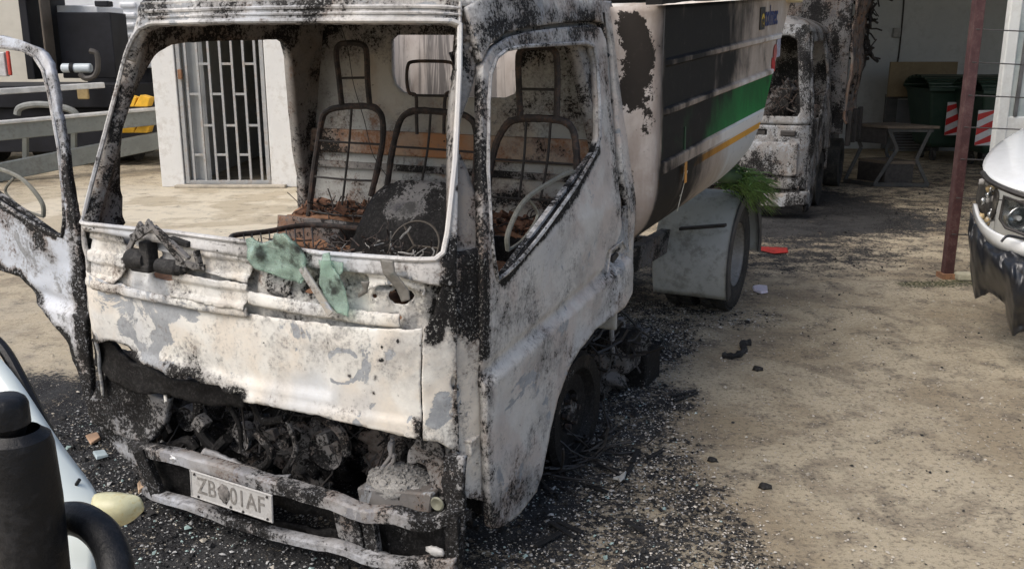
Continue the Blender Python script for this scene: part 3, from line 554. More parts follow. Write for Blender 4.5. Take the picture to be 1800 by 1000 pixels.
for pl_px, Yo, bn_ in [([(322, 424), (440, 444), (438, 470), (430, 500), (396, 492), (372, 480), (318, 470)], .012, (.2, .15, .05)), ([(152, 402), (212, 412), (214, 470), (196, 500), (150, 486)], .02, (.3, .15, .05)), ([(305, 478), (435, 500), (430, 545), (392, 540), (300, 520)], .0, (.25, .12, .2)), ([(455, 476), (505, 486), (500, 530), (462, 520)], .03, (.45, .3, .15)), ([(640, 470), (742, 480), (742, 520), (700, 500), (660, 505), (640, 512)], .012, (.12, .1, .05))]:
    G_p = (lambda Yo: lambda a, b: body(a, b) + np.stack([0 * a, Yo + 0 * a, 0 * a], -1))(Yo)
    sheet('cowl_plate', G_p, inv(body, pl_px, DF), [], [MB['panel'], MB['dark']], truck, .008, .004, bn_, [], rag=.005, dent=.009, dfreq=9, offs=lambda a, b, co: .006 * np.sign(np.sin(b * 70)))
# rolled bands on the cowl
def band(pts_px, Yoff, wdt, name, mat, burn, base_y=0, rag=.003):
    q = inv(body, pts_px, DF); c = np.array(q)
    outl = [(a, b + wdt / 2) for a, b in q] + [(a, b - wdt / 2) for a, b in reversed(q)]
    G = lambda a, b: body(a, b) + np.stack([0 * a, Yoff + 0 * a, 0 * a], -1)
    cen = lambda a: np.interp(a, c[:, 0], c[:, 1])
    return sheet(name, G, outl, [], [mat, MB['dark']], truck, .009, .008, burn, [], rag=rag, dent=.006, dfreq=10, offs=lambda a, b, co: .018 * np.clip(1 - ((b - cen(a)) / (wdt / 2)) ** 2, 0, 1) ** .5 * .4)
band([(150, 495), (250, 520), (360, 540), (432, 550)], .004, .035, 'cowl_lip', MB['panel'], (.28, .3, .15))
band([(434, 524), (500, 538), (560, 548), (640, 560), (700, 566)], .010, .045, 'cowl_lip', MB['panel'], (.10, .15, .15))
band([(430, 436), (520, 452), (620, 463), (700, 466), (770, 470)], .022, .022, 'cowl_edge', MB['panel'], (.1, .3, 0))
band([(140, 396), (230, 410), (330, 422), (440, 440)], .010, .022, 'cowl_edge', MB['panel'], (.46, .35, 0))
# wiper motors, linkage
mo = lambda p, Y_=.0: Vector(onY(*p, Y_))
a = Acc(); c = mo((240, 455)); a.lathe([(-.035, .0), (-.035, .03), (-.02, .038), (.03, .036), (.045, .026), (.045, 0)], c, 'X', 18)
a.obj('wiper_motor', MB['char'], truck, True); a = Acc(); c = mo((302, 470), -.01); a.lathe([(-.06, 0), (-.06, .026), (.03, .027), (.035, .022), (.055, .02), (.058, .010), (.07, .01), (.07, 0)], c, 'X', 18)
a.obj('wiper_motor', MB['char'], truck, True)
Acc().box(mo((262, 450), .01), (.045, .05, .11)).box(mo((252, 470), .0), (.09, .04, .03)).obj('motor_bracket', MB['char'], truck, bevel=.008)
a = Acc().bar(mo((258, 388), -.04), mo((320, 462), -.03), .022, .007, (0, 1, 0)).bar(mo((270, 398), -.06), mo((332, 455), -.05), .012, .02, (0, 1, 0)).bar(mo((232, 420), -.03), mo((268, 395), -.04), .03, .012, (0, 1, 0)).bar(mo((248, 392), -.02), mo((226, 440), 0), .018, .012, (0, 1, 0)).bar(mo((310, 462), -.02), mo((360, 470), -.02), .02, .01, (0, 1, 0)).bar(mo((345, 440), -.02), mo((352, 470), -.02), .016, .02, (0, 1, 0))
a.obj('wiper_linkage', burnt('linkage_metal', seed=1.4, ca=(.2, .19, .18), cb=(.15, .13, .11), cc=(.2, .2, .2)), truck, False, (.4, .1, .1), bevel=.002)
Acc().bar(mo((300, 420), -.0), mo((335, 430), -.0), .03, .02).obj('hinge_block', MB['char'], truck, bevel=.004)
# melted windscreen glass and strips
def patch(name, poly, Yf, mat, thick=.006, dent=.02, dfreq=12, burn=(0, 0, 0), parent=truck, rag=.002):
    q = by(poly, Yf); return sheet(name, lambda a, b: np.stack([a, Yf + 0 * a, b], -1), q, [], [mat], parent, .008, thick, burn, [], rag=rag, dent=dent, dfreq=dfreq)
gl = patch('melted_glass', [(432, 420), (440, 418), (462, 430), (478, 424), (484, 410), (498, 412), (520, 428), (534, 452), (536, 480), (522, 498), (494, 490), (470, 480), (452, 470), (440, 452)], -.02, MB['melt'], .012, .03, 7)
patch('melted_glass', [(566, 446), (578, 444), (582, 470), (596, 486), (604, 510), (612, 545), (612, 556), (592, 548), (574, 530), (560, 500)], -.015, MB['melt'], .005, .008)
patch('melted_glass', [(560, 456), (600, 462), (602, 478), (590, 492), (566, 486)], -.005, MB['melt'], .004, .008)
smoky = glassy('smoked_glass', (.22, .21, .19), .3, .3)
patch('smoked_glass_strip', [(668, 455), (690, 458), (696, 480), (716, 512), (718, 528), (704, 532), (694, 510), (674, 478)], -.01, smoky, .004, .01)
patch('smoked_glass_strip', [(432, 428), (462, 436), (466, 470), (448, 478), (436, 462)], .0, smoky, .005, .02)
patch('smoked_glass_strip', [(636, 494), (650, 496), (644, 516), (630, 524), (628, 516), (640, 508)], -.01, smoky, .004, .01)
Acc().bar(mo((530, 470), -.02), mo((582, 552), -.03), .026, .008, (0, 1, 0)).obj('bent_trim_strip', burnt('trim_metal', seed=6.4, ca=(.45, .44, .40), cb=(.4, .36, .3), cc=(.4, .42, .42)), truck, False, (.2, .2, .15), bevel=.002)
# door hinge and pillar lamp at the near corner, cable
blob('hinge', onX(805, 545, .74), (.035, .03, .028), MB['char'], truck, .5, 8, 3); blob('hinge', onX(800, 528, .73), (.028, .02, .012), MB['char'], truck, .5, 8, 3)
Acc().tube(catmull([onX(*p, .80) for p in [(822, 440), (818, 500), (820, 560), (828, 620), (832, 660), (830, 700), (822, 735), (830, 742), (840, 725), (838, 700), (815, 690), (798, 680)]]), .004, 6).obj('door_cable', MB['rod'], truck, True)
a = Acc(); a.box(onX(818, 782, .80), (.07, .05, .05)); a.box(onX(818, 768, .80), (.08, .06, .012)); a.obj('step_bracket', MB['panel'], truck, False, (.32, .2, .15), bevel=.006)
# hinge side of the near pillar
a = Acc()
for i, yy in enumerate(range(110, 480, 22)):
    pass
# --- opened left door: the same pressing mirrored and swung on its hinge
hx, hy = -.945, .16
def place_left(o):
    S = Matrix.Scale(-1, 4, (1, 0, 0)); HB = Vector((.865, .245, 0))   # mirror, then swing about the hinge line
    Mi = Matrix.Translation((hx, hy, 0)) @ Matrix.Rotation(math.radians(87), 4, 'Z') @ Matrix.Translation((.865, -.245, 0)) @ S
    for v in o.data.vertices: v.co = Mi @ v.co
    o.data.flip_normals()
lo_ = resample(dO, .02); a0 = lo_[:, 0].min(); zf = np.interp(lo_[:, 0] - a0, [0, .04, .15, .30, .45, 1.3], [.24, .30, .60, .74, .84, .92]); lo_[:, 1] = np.maximum(lo_[:, 1], zf)
lo_ = [tuple(p) for i, p in enumerate(lo_) if np.linalg.norm(p - lo_[i - 1]) > .004]
ledge = L3(body, [p for p in lo_ if p[1] < .9 and p[0] > a0 + .03])
dl = sheet('door', body, lo_, [dW], [burnt('burnt_left_door_paint', seed=17.7, ca=(.64, .66, .70), cb=(.60, .60, .60), cc=(.50, .55, .62)), MB['inner']], truck, .013, .03, (.08, .2, .03),
           [(doorstrokes[0][0], .02, *doorstrokes[0][2:])] + doorstrokes[1:3] + [(ledge, .035, .75, 0, .35), (L3(body, [(a0 + .03, .3), (a0 + .03, 1.1)]), .05, .6, .2, .1), (L3(body, [(a0 + .35, 1.1), (a0 + .2, .95)]), .04, .42, .2, .4)], rag=(.002, .003), offs=dooroff, dent=.012)
place_left(dl)
dl['label'] = 'open scorched door swung out with bent window frame'
for ch_ in list(doorR.children):
    c = ch_.copy(); c.data = ch_.data.copy(); C.objects.link(c); c.parent = dl; place_left(c)
# --- left corner panel of nose
sheet('corner_panel', body, [(-.96, .45), (-.99, 1.13), (-.83, 1.13), (-.80, .99), (-.83, .80), (-.86, .60), (-.93, .42)], [], [MB['panel'], MB['dark']], truck, .012, .012, (.42, .1, 0), rag=.004, dent=.01)

# --- bumper frame
def onB(p, Y_=.0): return Vector(onY(*p, Y_))
bu = [onB((238, 782), .16), onB((262, 790), .09), onB((330, 806), .05), onB((420, 832), .03), onB((520, 862), .02), onB((600, 884), .02), onB((650, 902), .03), onB((700, 905), .03), onB((750, 915), .05), onB((800, 902), .08), onB((815, 905), .12)]
bl = [onB((262, 862), .10), onB((300, 876), .06), onB((400, 910), .04), onB((500, 940), .03), onB((600, 962), .03), onB((650, 980), .04), onB((720, 990), .05), onB((800, 975), .09)]
a = Acc(); BST = [([tuple(onB((240, 790))), tuple(onB((470, 845)))], .06, .16, .2, 0), ([tuple(onB((600, 890))), tuple(onB((700, 905)))], .06, .2, .3, 0)]
def flatrail(pts, w_, h_, k=5):
    pts = catmull(pts, k); a = Acc(); V_ = []; Fc = []
    prof = [(-.5, -.5), (-.5, .35), (-.35, .5), (.35, .5), (.5, .35), (.5, -.5)]
    for i, p in enumerate(pts):
        p = Vector(p); n_ = Vector(pts[min(i + 1, len(pts) - 1)]) - Vector(pts[max(i - 1, 0)]); n_.z = 0; n_.normalize(); s_ = Vector((n_.y, -n_.x, 0)); j = noise.noise(p * 9) * .010 + noise.noise(p * 31) * .004
        V_ += [p + s_ * (x * w_) + Vector((0, 0, y * h_ + j)) for x, y in prof]
    m = len(prof)
    for i in range(len(pts) - 1):
        for k_ in range(m): Fc.append((i * m + k_, i * m + (k_ + 1) % m, (i + 1) * m + (k_ + 1) % m, (i + 1) * m + k_))
    Fc += [tuple(range(m)), tuple(range((len(pts) - 1) * m + m - 1, (len(pts) - 1) * m - 1, -1))]
    return V_, Fc
def rail(name, pts, w_, h_, burn, strokes=(), mat=None, parent=truck):
    V_, Fc = flatrail(pts, w_, h_); o = mesh(name, V_, Fc, mat or MB['bumper'], parent, True, burn, strokes); o.data.set_sharp_from_angle(angle=math.radians(50))
    o.modifiers.new('b', 'BEVEL').width = .004; return o
bump_root = rail('bumper', bu, .06, .045, (.56, .2, .05), BST)
rail('bumper_rail', bl, .05, .035, (.40, .25, .05), BST, parent=bump_root)
for (p0, p1, w_) in [((246, 790), (280, 872), .06), ((395, 830), (410, 905), .03), ((608, 890), (625, 968), .10), ((648, 905), (660, 980), .05), ((795, 905), (800, 985), .05)]:
    q0, q1 = onB(p0, .06), onB(p1, .07); Acc().bar(q0, q1, w_, .03, (0, 1, 0)).obj('bumper_upright', MB['bumper'], bump_root, False, (.68, .15, 0), bevel=.004)
patchq0 = lambda: None
rb2 = sheet('bumper_dark_fill', lambda a, b: np.stack([a, .13 + 0 * a, b], -1), by([(250, 800), (400, 835), (620, 890), (800, 915), (800, 985), (640, 975), (400, 905), (270, 868)], .13), [by([(440, 880), (590, 915), (590, 935), (440, 905)], .13)], [MB['dark'], MB['dark']], bump_root, .02, .02, (.85, .1, .1), [], rag=.006, dent=.03, dfreq=9)  # dark sheet added to darken the gap between the rails
# plate
pc = [onB(p, -.012) for p in [(333, 825), (478, 870), (482, 917), (337, 873)]]
ex = (pc[1] - pc[0]).normalized(); ez = ((pc[0] - pc[3]) - ex * (pc[0] - pc[3]).dot(ex)).normalized(); ey = ez.cross(ex); pcen = sum(pc, Vector()) / 4
Wp = (pc[1] - pc[0]).length; Hp = (pc[0] - pc[3]).dot(ez)
PM = Matrix.Translation(pcen) @ Matrix((ex, ez, -ey)).transposed().to_4x4()
PM = Matrix.Translation(pcen) @ Matrix((ex, ez, ex.cross(ez))).transposed().to_4x4()
a = Acc().box((0, 0, 0), (Wp, Hp, .003)).box((0, Hp / 2 - .004, .001), (Wp, .004, .006)).box((0, -Hp / 2 + .004, .001), (Wp, .004, .006)).box((-Wp / 2 + .004, 0, .001), (.004, Hp, .006)).box((Wp / 2 - .004, 0, .001), (.004, Hp, .006))
pl = a.obj('number_plate', MB['plate'], truck, False, M=PM, bevel=.001); pl['label'] = 'bent number plate with worn letters'
textmesh('plate_letters', 'ZB 801AF', Hp * .84, MB['platetext'], pl, Matrix.Translation((0, 0, .0022)), .0008, .0008, .80)
blobm = blob('soot_smear', (-.03, 0, .0025), (.026, .034, .0012), simple('smear_grey', (.16, .15, .14), .8, .5, 50), pl, .35, 14, 3)
for sx, sz in ((-.44, .38), (.44, .38), (.0, -.40), (.44, -.40), (-.40, -.40), (.15, -.42)): Acc().lathe([(0, .005), (.004, .004), (.004, 0)], (sx * Wp, sz * Hp, .002), 'Z', 8).obj('plate_screw', MB['rod'], pl)
# --- what the missing grille shows: headlamp tubs, radiator, engine, hoses
def P3(x, y, Y_): return tuple(onY(x, y, Y_))
patchq = lambda nm, poly, Y_, mat, burn, th=.01, dent=.01, **k: sheet(nm, lambda a, b: np.stack([a, Y_ + 0 * a, b], -1), by(poly, Y_), [], [mat, MB['dark']], truck, .012, th, burn, [], rag=.004, dent=dent, **k)
patchq('headlamp_tub', [(180, 660), (205, 662), (298, 705), (288, 745), (262, 780), (232, 772), (165, 742), (160, 720)], .14, burnt('lamp_tub', seed=8.1, ca=(.25, .26, .27), cb=(.2, .2, .2), cc=(.3, .32, .36), bare=(.12, .12, .13)), (.52, .1, 0), .03, .02)
patchq('radiator_support', [(170, 600), (250, 640), (430, 690), (745, 765), (840, 790), (850, 905), (800, 900), (640, 880), (300, 790), (170, 740)], .62, MB['dark'], (.65, 0, .1), .03, .04)
for (x, y, Yd, rx, rz, sd_) in [(320, 730, .38, .12, .09, 1), (560, 800, .40, .14, .12, 2), (470, 790, .45, .16, .12, 3), (400, 745, .42, .10, .08, 4), (700, 800, .42, .12, .12, 5), (620, 770, .5, .16, .10, 6), (270, 740, .42, .08, .09, 7), (770, 850, .35, .07, .14, 8)]:
    blob('engine_casting', P3(x, y, Yd), (rx, .08, rz), MB['dark'], truck, .7, 9, 4, sd_, burn=(.62, .1, .12))
pl_ = burnt('pulley_metal', seed=2.9, ca=(.16, .155, .15), cb=(.18, .15, .12), cc=(.15, .15, .17))
for (x, y, r_, Yd) in [(420, 770, .055, .22), (575, 790, .075, .26), (330, 735, .05, .22), (500, 775, .03, .2)]:
    Acc().lathe([(.0, 0), (0, r_ * .3), (.01, r_ * .35), (.01, r_ * .8), (-.01, r_), (.03, r_), (.06, r_ * .9), (.06, 0)], P3(x, y, Yd), 'Y', 24).obj('pulley', pl_, truck, True, (.55, .1, .1))
hoses = [[(395, 700), (420, 745), (425, 790), (440, 800)], [(440, 690), (455, 730), (470, 740), (500, 735)], [(240, 790), (300, 785), (330, 775), (345, 790)], [(505, 740), (520, 790), (500, 830)], [(450, 760), (475, 790), (470, 815), (440, 830)], [(400, 770), (380, 800), (430, 830), (460, 815)], [(300, 690), (290, 730), (300, 760)], [(560, 730), (600, 760), (610, 800)], [(350, 700), (350, 750), (380, 790)]]
for i, h in enumerate(hoses): Acc().tube(catmull([P3(x, y, .16 + .02 * (i % 3)) for x, y in h], 5), .010 + .006 * (i % 3), 8, jit=.1).obj('hose', [pl_, MB['dark'], MB['dark']][i % 3], truck, True, (.72, .1, .15))
for i in range(7):
    x, y = random.uniform(280, 740), 0; y = 700 + (x - 280) * .19 + random.uniform(0, 90); Yd = random.uniform(.15, .35)
    o = Acc().box((0, 0, 0), (random.uniform(.02, .06), random.uniform(.02, .05), random.uniform(.02, .07)), M=Matrix.Rotation(random.uniform(0, 3), 3, 'Y')).obj('engine_bracket', [MB['dark'], MB['dark'], pl_][i % 3], truck, False, (.5, .1, .2), M=Matrix.Translation(P3(x, y, Yd)), bevel=.004)
strands('burnt_engine_wiring', 130, (-.6, .2, .28, .7, .45, .55), MB['rod'], .14, .003, truck, 1)
patchq('lower_lip', [(160, 596), (195, 600), (235, 638), (300, 665), (380, 675), (432, 698), (430, 716), (395, 712), (370, 716), (300, 694), (240, 690), (200, 670), (165, 640)], .10, MB['dark'], (1.1, 0, 0), .02, .02)
patchq('skid_shell', [(355, 790), (372, 798), (400, 812), (480, 838), (500, 842), (490, 858), (380, 836), (345, 815)], .12, MB['bumper'], (.25, .3, 0), .02, .02)
# pale hanging brackets
o = Acc().bar(P3(690, 775, .2), P3(688, 800, .2), .02, .015).bar(P3(688, 800, .2), P3(668, 828, .2), .02, .012).obj('hanging_bracket', MB['bumper'], truck, False, (.25, .2, 0), bevel=.004)
o = Acc().bar(P3(290, 690, .12), P3(292, 708, .1), .012, .02).obj('hanging_bracket', MB['panel'], truck, False, (.2, .2, 0), bevel=.004)
o = Acc().tube(catmull([P3(x, y, .2) for x, y in [(690, 770), (685, 790), (692, 800), (690, 812), (676, 826), (664, 830)]], 4), .008, 6, jit=.3).obj('burnt_lever', MB['bumper'], truck, True, (.35, .1, 0))
# near headlamp box with ash heap
bx = [P3(626, 857, .12), P3(760, 868, .12), P3(755, 903, .12), P3(632, 890, .12)]
bk = [tuple(np.array(p) + np.array((0, .22, .0))) for p in bx]
mesh('headlamp_box', bx + bk, [(0, 1, 2, 3), (5, 4, 7, 6), (3, 2, 6, 7), (0, 3, 7, 4), (1, 5, 6, 2), (0, 4, 5, 1)], burnt('lamp_box_metal', seed=3.3, ca=(.16, .14, .12), cb=(.12, .1, .085), cc=(.12, .12, .12)), truck, False, (.25, .2, .1)).modifiers.new('b', 'BEVEL').width = .006
blob('ash_heap', P3(706, 850, .2), (.125, .085, .060), MB['ash'], truck, .14, 14, 4, 3)['kind'] = 'stuff'
a = Acc(); c0_ = Vector(P3(706, 850, .2))
for _ in range(420):
    th_ = random.uniform(0, 6.28); ph_ = random.uniform(0, 1.4); d_ = Vector((math.cos(th_) * math.cos(ph_) * .125, math.sin(th_) * math.cos(ph_) * .085, math.sin(ph_) * .062)); s_ = random.uniform(.003, .010)
    a.box(c0_ + d_, (s_ * 1.6, s_, s_ * .6), M=Matrix.Rotation(random.uniform(0, 3), 3, Vector((random.random(), random.random(), random.random())).normalized()))
a.obj('ash_crumbs', MB['ash'], truck)['kind'] = 'stuff'
Acc().lathe([(0, 0), (0, .022), (-.006, .025), (-.01, .02), (-.004, 0)], P3(770, 884, .07), 'Y', 16).obj('lamp_cup', simple('lamp_cup_brass', (.16, .16, .12), .6, .3, 10, .2), truck, True)
patchq('lamp_surround', [(735, 770), (775, 780), (782, 900), (770, 905), (760, 860), (748, 820), (735, 812), (716, 815), (720, 790)], .16, MB['bumper'], (.55, .1, 0), .02, .015)
patchq('corner_bracket', [(782, 800), (812, 805), (818, 920), (812, 985), (795, 985), (790, 900), (776, 850)], .08, MB['bumper'], (.48, .15, 0), .02, .02)
patchq('end_cap_piece', [(640, 968), (690, 985), (800, 985), (795, 1010), (700, 1006), (640, 985)], .04, MB['bumper'], (.35, .2, .1), .03, .02)
blob('torn_lining', P3(765, 968, .05), (.035, .012, .016), MB['plate'], truck, .25, 9, 3)
blob('foil_scrap', P3(310, 803, .04), (.022, .02, .012), simple('foil_white', (.7, .7, .7), .4, .1, 20, .3), truck, .6, 9, 3)
patchq('bumper_end', [(170, 738), (190, 745), (238, 775), (262, 800), (270, 870), (250, 860), (232, 820), (205, 790), (178, 765)], .18, MB['bumper'], (.45, .15, .1), .03, .02)
# chassis and front axle
a = Acc()
for sx in (-.36, .36): a.box((sx, 3.0, .52), (.07, 5.2, .15))
for yy in (.7, 1.7, 2.6, 3.5, 4.6): a.box((0, yy, .52), (.7, .06, .1))
a.obj('chassis_frame', MB['dark'], truck, False, (.5, .1, .25), bevel=.006)
a = Acc().tube([(-.68, 1.22, .24), (.68, 1.22, .24)], .045, 10); a.obj('front_axle', MB['dark'], truck, True, (.6, 0, .2))
def burnt_wheel(sx):
    a = Acc(); a.lathe([(-.10, .20), (-.105, .245), (-.09, .262), (-.07, .225), (-.04, .205), (.03, .205), (.06, .225), (.075, .262), (.09, .25), (.085, .20), (.05, .17), (.045, .10), (.02, .09), (.02, .0)], (sx * .665, 1.24, .235), 'X', 36)
    w_ = a.obj('front_wheel_rim', MB['dark'], truck, True, (.9, .15, .05)); s = w_.modifiers.new('thickness', 'SOLIDIFY'); s.thickness = .008
    Acc().lathe([(.0, 0), (.0, .085), (.03, .08), (.05, .05), (.07, .045), (.07, 0)], (sx * .665, 1.24, .235), 'X', 20).obj('hub', MB['dark'], w_, True, (.6, .1, .1))
    for k in range(6):
        t_ = k * math.pi / 3; Acc().lathe([(.05, 0), (.05, .012), (.075, .012), (.075, 0)], (sx * .665, 1.24 + .065 * math.cos(t_), .235 + .065 * math.sin(t_)), 'X', 6).obj('wheel_nut', MB['tube'], w_)
    strands('tyre_wire', 160, (sx * .665 - .12, .95, .0, sx * .665 + .18, 1.6, .08), MB['rod'], .22, .004, w_)
burnt_wheel(1); burnt_wheel(-1)
# burnt gear behind the front wheel: battery box, tank remains, springs
for nm, (x, y, X_), d, bn in [('battery_tray', (1068, 610, .55), (.3, .22, .20), (.6, .1, .1)), ('spring_hanger', (1080, 590, .62), (.03, .04, .2), (.3, .3, .1)), ('air_tank', (1110, 640, .6), (.25, .25, .2), (.75, 0, .1))]:
    Acc().box(tuple(onX(x, y, X_)), d).obj(nm, MB['dark'], truck, False, bn, bevel=.012)
for i, (x, y, X_, r_) in enumerate([(1115, 600, .62, .09), (1090, 630, .6, .08), (1130, 620, .6, .07), (1060, 650, .55, .12), (1140, 610, .55, .06)]): blob('charred_casting', tuple(onX(x, y, X_)), (r_, r_, r_ * .9), MB['dark'], truck, .8, 9, 3, i, burn=(.55, .1, .2))
strands('burnt_pipework', 34, (.45, 1.6, .2, .72, 2.2, .45), MB['rod'], .20, .005, truck, .6)
Acc().tube([tuple(onX(1075, 575, .66)), tuple(onX(1078, 640, .66))], .012, 8).obj('damper', MB['bumper'], truck, True, (.4, .1, 0)); Acc().tube([tuple(onX(1092, 560, .6)), tuple(onX(1098, 640, .6))], .02, 8).obj('damper', MB['bumper'], truck, True, (.4, .1, 0))

# --- refuse body
XB, TL = .93, .0595
side_s = [ # (dz from y=1.55 height, X)  rows top -> belly
 (1.925, XB), (1.90, XB), (1.705, XB), (1.695, XB + .016), (1.675, XB + .016), (1.665, XB), (1.60, XB), (1.495, XB), (1.485, XB + .016), (1.465, XB + .016), (1.455, XB), (1.35, XB), (1.262, XB), (1.252, XB + .014), (1.205, XB + .014), (1.198, XB), (1.185, XB), (1.15, XB - .001), (1.14, XB - .002)]
for k in range(1, 13): t_ = k * math.pi / 2 / 12; side_s.append((1.14 - .32 * math.sin(t_), .58 + .348 * math.cos(t_)))
side_s.append((.815, .3)); side_s.append((.815, 0))
ns_ = [side_s[0]]
for q in side_s[1:]:
    p_ = ns_[-1]; k = max(1, int(math.ceil(abs(q[0] - p_[0]) / .035)))
    for j in range(1, k + 1): ns_.append((p_[0] + (q[0] - p_[0]) * j / k, p_[1] + (q[1] - p_[1]) * j / k))
side_s = ns_
def yend(z): return float(np.interp(z, [.80, .90, 1.0, 1.04, 1.2, 1.39, 1.9, 2.1], [2.2, 2.55, 2.85, 3.0, 3.45, 3.72, 4.18, 4.42]))
cols_front = [0, .2, .4, .6, .72]; arcn = 8; ncol = 70
V_, vidx = [], []; tex = []
for ri, (z, xr) in enumerate(side_s):
    row = []; scale = min(xr, XB) / XB
    pr = [(c * scale, 1.95 if c < .65 else 1.575, 0) for c in cols_front]; scale_ = scale  # front centre shaped as a recess so light gets in behind the cab
    for k in range(1, arcn + 1): p_ = k * math.pi / 2 / arcn; pr.append(((.72 + .21 * math.sin(p_)) * scale, 1.575 + .10 * (1 - math.cos(p_)), 0))
    ye = yend(z + .16) + .09; y0 = 1.675
    if z < 1.14: pr = [(x, y + (1 - scale) * .25, q) for x, y, q in pr]; y0 += (1 - scale) * .25
    pr = [(min(x, XB * (1 if z > 1.145 else 9)), y, q) for x, y, q in pr]
    for k in range(1, ncol + 1):
        tt = k / ncol; yy = y0 + (ye - y0) * tt; e = 0
        flat = XB if z > 1.145 else xr
        # pressed fields between the beads end short of both ends
        x = xr if (k > 2 and k < ncol - 1) else flat
        pr.append((x, yy, tt))
    pr.append((xr - .03 if xr > .1 else 0, ye + .03, 1)); pr.append((max(0, xr - .25), ye + .08, 1)); pr.append((0, ye + .10, 1))
    for (x, y, tt) in pr: row.append(len(V_)); V_.append((x, y, z + TL * (y - 1.55))); tex.append(tt)
    vidx.append(row)
Fc, Fm = [], []
nR, nC = len(side_s), len(vidx[0]); cap_c = len(cols_front) + arcn
for i in range(nR - 1):
    for j in range(nC - 1):
        Fc.append((vidx[i][j], vidx[i + 1][j], vidx[i + 1][j + 1], vidx[i][j + 1]))
        m_ = 0
        if j >= cap_c:
            z = side_s[i][0]; z2 = side_s[i + 1][0]
            if 1.26 <= z2 and z <= 1.456 and j >= cap_c + 1: m_ = 1
            elif z2 >= 1.149 and z <= 1.19 and j < nC - 3: m_ = 2
            elif z > 1.19 and j > cap_c: m_ = 0
            elif z <= 1.15: m_ = 3
        else: m_ = 4
        Fm.append(m_)
n0 = len(V_); V2 = V_ + [(-x, y, z) for x, y, z in V_]; Fc2 = Fc + [tuple(k + n0 for k in reversed(f)) for f in Fc]; Fm2 = Fm + Fm
def smoked(name, c, hot=(.33, .235, .16), seed=0):
    """paint under smoke staining: soft stain, scratches, flaked spots"""
    m, t, bs = newmat(name); tc = nd(t, 'ShaderNodeTexCoord').outputs['Object']
    A = nd(t, 'ShaderNodeAttribute', attribute_name='burn'); sp = nd(t, 'ShaderNodeSeparateColor'); t.links.new(A.outputs['Color'], sp.inputs[0]); R, G, B = sp.outputs
    mp = nd(t, 'ShaderNodeMapping'); mp.inputs['Scale'].default_value = (1, 1, .35); t.links.new(tc, mp.inputs['Vector'])
    n1 = noisen(t, tc, 2.6, 6, .6, .5); n2 = noisen(t, mp.outputs[0], 9, 8, .65); n3 = noisen(t, tc, 22, 10, .75)
    s = mth(t, 'ADD', R, mth(t, 'ADD', mth(t, 'MULTIPLY', mth(t, 'SUBTRACT', n1, .5), 1.0), mth(t, 'MULTIPLY', mth(t, 'SUBTRACT', n2, .5), .6)))
    col = mixc(t, sstep(t, s, .08, .46), c, tuple(a_ * .3 + b_ * .7 for a_, b_ in zip(c, hot))); col = mixc(t, sstep(t, s, .44, .9), col, (.013, .012, .0115))
    col = mixc(t, sstep(t, mth(t, 'ADD', B, mth(t, 'MULTIPLY', mth(t, 'SUBTRACT', n3, .5), 3.2)), .46, .56), col, (.028, .024, .021))
    col = mixc(t, mth(t, 'MULTIPLY', sstep(t, n3, .55, .7), .25), col, (.08, .07, .06))
    if name == 'body_cap':
        m2 = nd(t, 'ShaderNodeMapping'); m2.inputs['Scale'].default_value = (1, 1, .06); t.links.new(tc, m2.inputs['Vector']); n5 = noisen(t, m2.outputs[0], 13, 5, .7, .8)
        sy = nd(t, 'ShaderNodeSeparateXYZ'); t.links.new(tc, sy.inputs[0]); back = mth(t, 'GREATER_THAN', sy.outputs[1], 1.7)
        col = mixc(t, mth(t, 'MULTIPLY', back, sstep(t, n5, .42, .56)), col, (.16, .15, .145))
    t.links.new(col, bs.inputs['Base Color']); bs.inputs['Roughness'].default_value = .6; bs.inputs['Specular IOR Level'].default_value = .15; bump(t, bs, n3, .25, .003); return m
mats = [smoked('body_white', (.72, .69, .64)), smoked('body_green', (.025, .21, .055), (.02, .09, .03)), smoked('body_orange', (.72, .36, .06), (.35, .16, .03)), smoked('body_belly', (.55, .55, .53)), smoked('body_cap', (.56, .52, .49), (.22, .165, .13))]
XS = lambda pts, r, *v: (np.array([onX(*p, XB) for p in pts]), r, *v)
rb = []
def sidesoot_riblight(co):
    v = np.zeros((len(co), 3)); y = co[:, 1]; z = co[:, 2] - TL * (y - 1.55)
    hi = np.interp(y, [1.3, 1.55, 1.62, 1.78, 2.4, 2.9, 3.3, 3.7, 4.2], [.2, .22, .34, 1.02, .98, .76, .54, .42, .30]); lo = np.interp(y, [1.3, 1.55, 1.66, 1.72, 2.2, 2.5, 2.9, 3.2, 3.8], [.1, .15, .35, 1.0, .95, .7, .3, .1, .02])
    k = np.clip((z - 1.2) / .35, 0, 1); v[:, 0] = lo + (hi - lo) * k - np.where(co[:, 0] > XB + .008, .22, 0)  # raised beads paler: overhead highlight painted in, along with thinner soot
    v[:, 0] = np.where((y < 1.62) | (co[:, 0] < .6), np.where(y < 1.7, .30, np.where((co[:, 0] < .66) & (y < 2.1), .12, v[:, 0])), v[:, 0])
    return v
burnv = sidesoot_riblight(np.array(V2))
strk = [([(.6, 1.575, 2.02), (.9, 1.6, 2.02)], .10, .62, -1, -1), ([(.83, 1.575, 1.84), (.87, 1.6, 1.72), (.84, 1.58, 1.56)], .075, -1, -1, 1.1), ([(.90, 1.62, 1.56), (.89, 1.62, 1.40)], .035, -1, -1, .6), ([(.83, 1.58, 1.26), (.83, 1.58, 1.18)], .035, -1, -1, .7), XS([(1340, 75), (1345, 110), (1350, 140)], .05, .6, -1, -1), XS([(1290, 100), (1285, 130)], .06, .6, -1, -1)]
vv = np.array(V2); pv = paint(vv, (0, 0, 0), strk); burnv = np.maximum(burnv, pv)
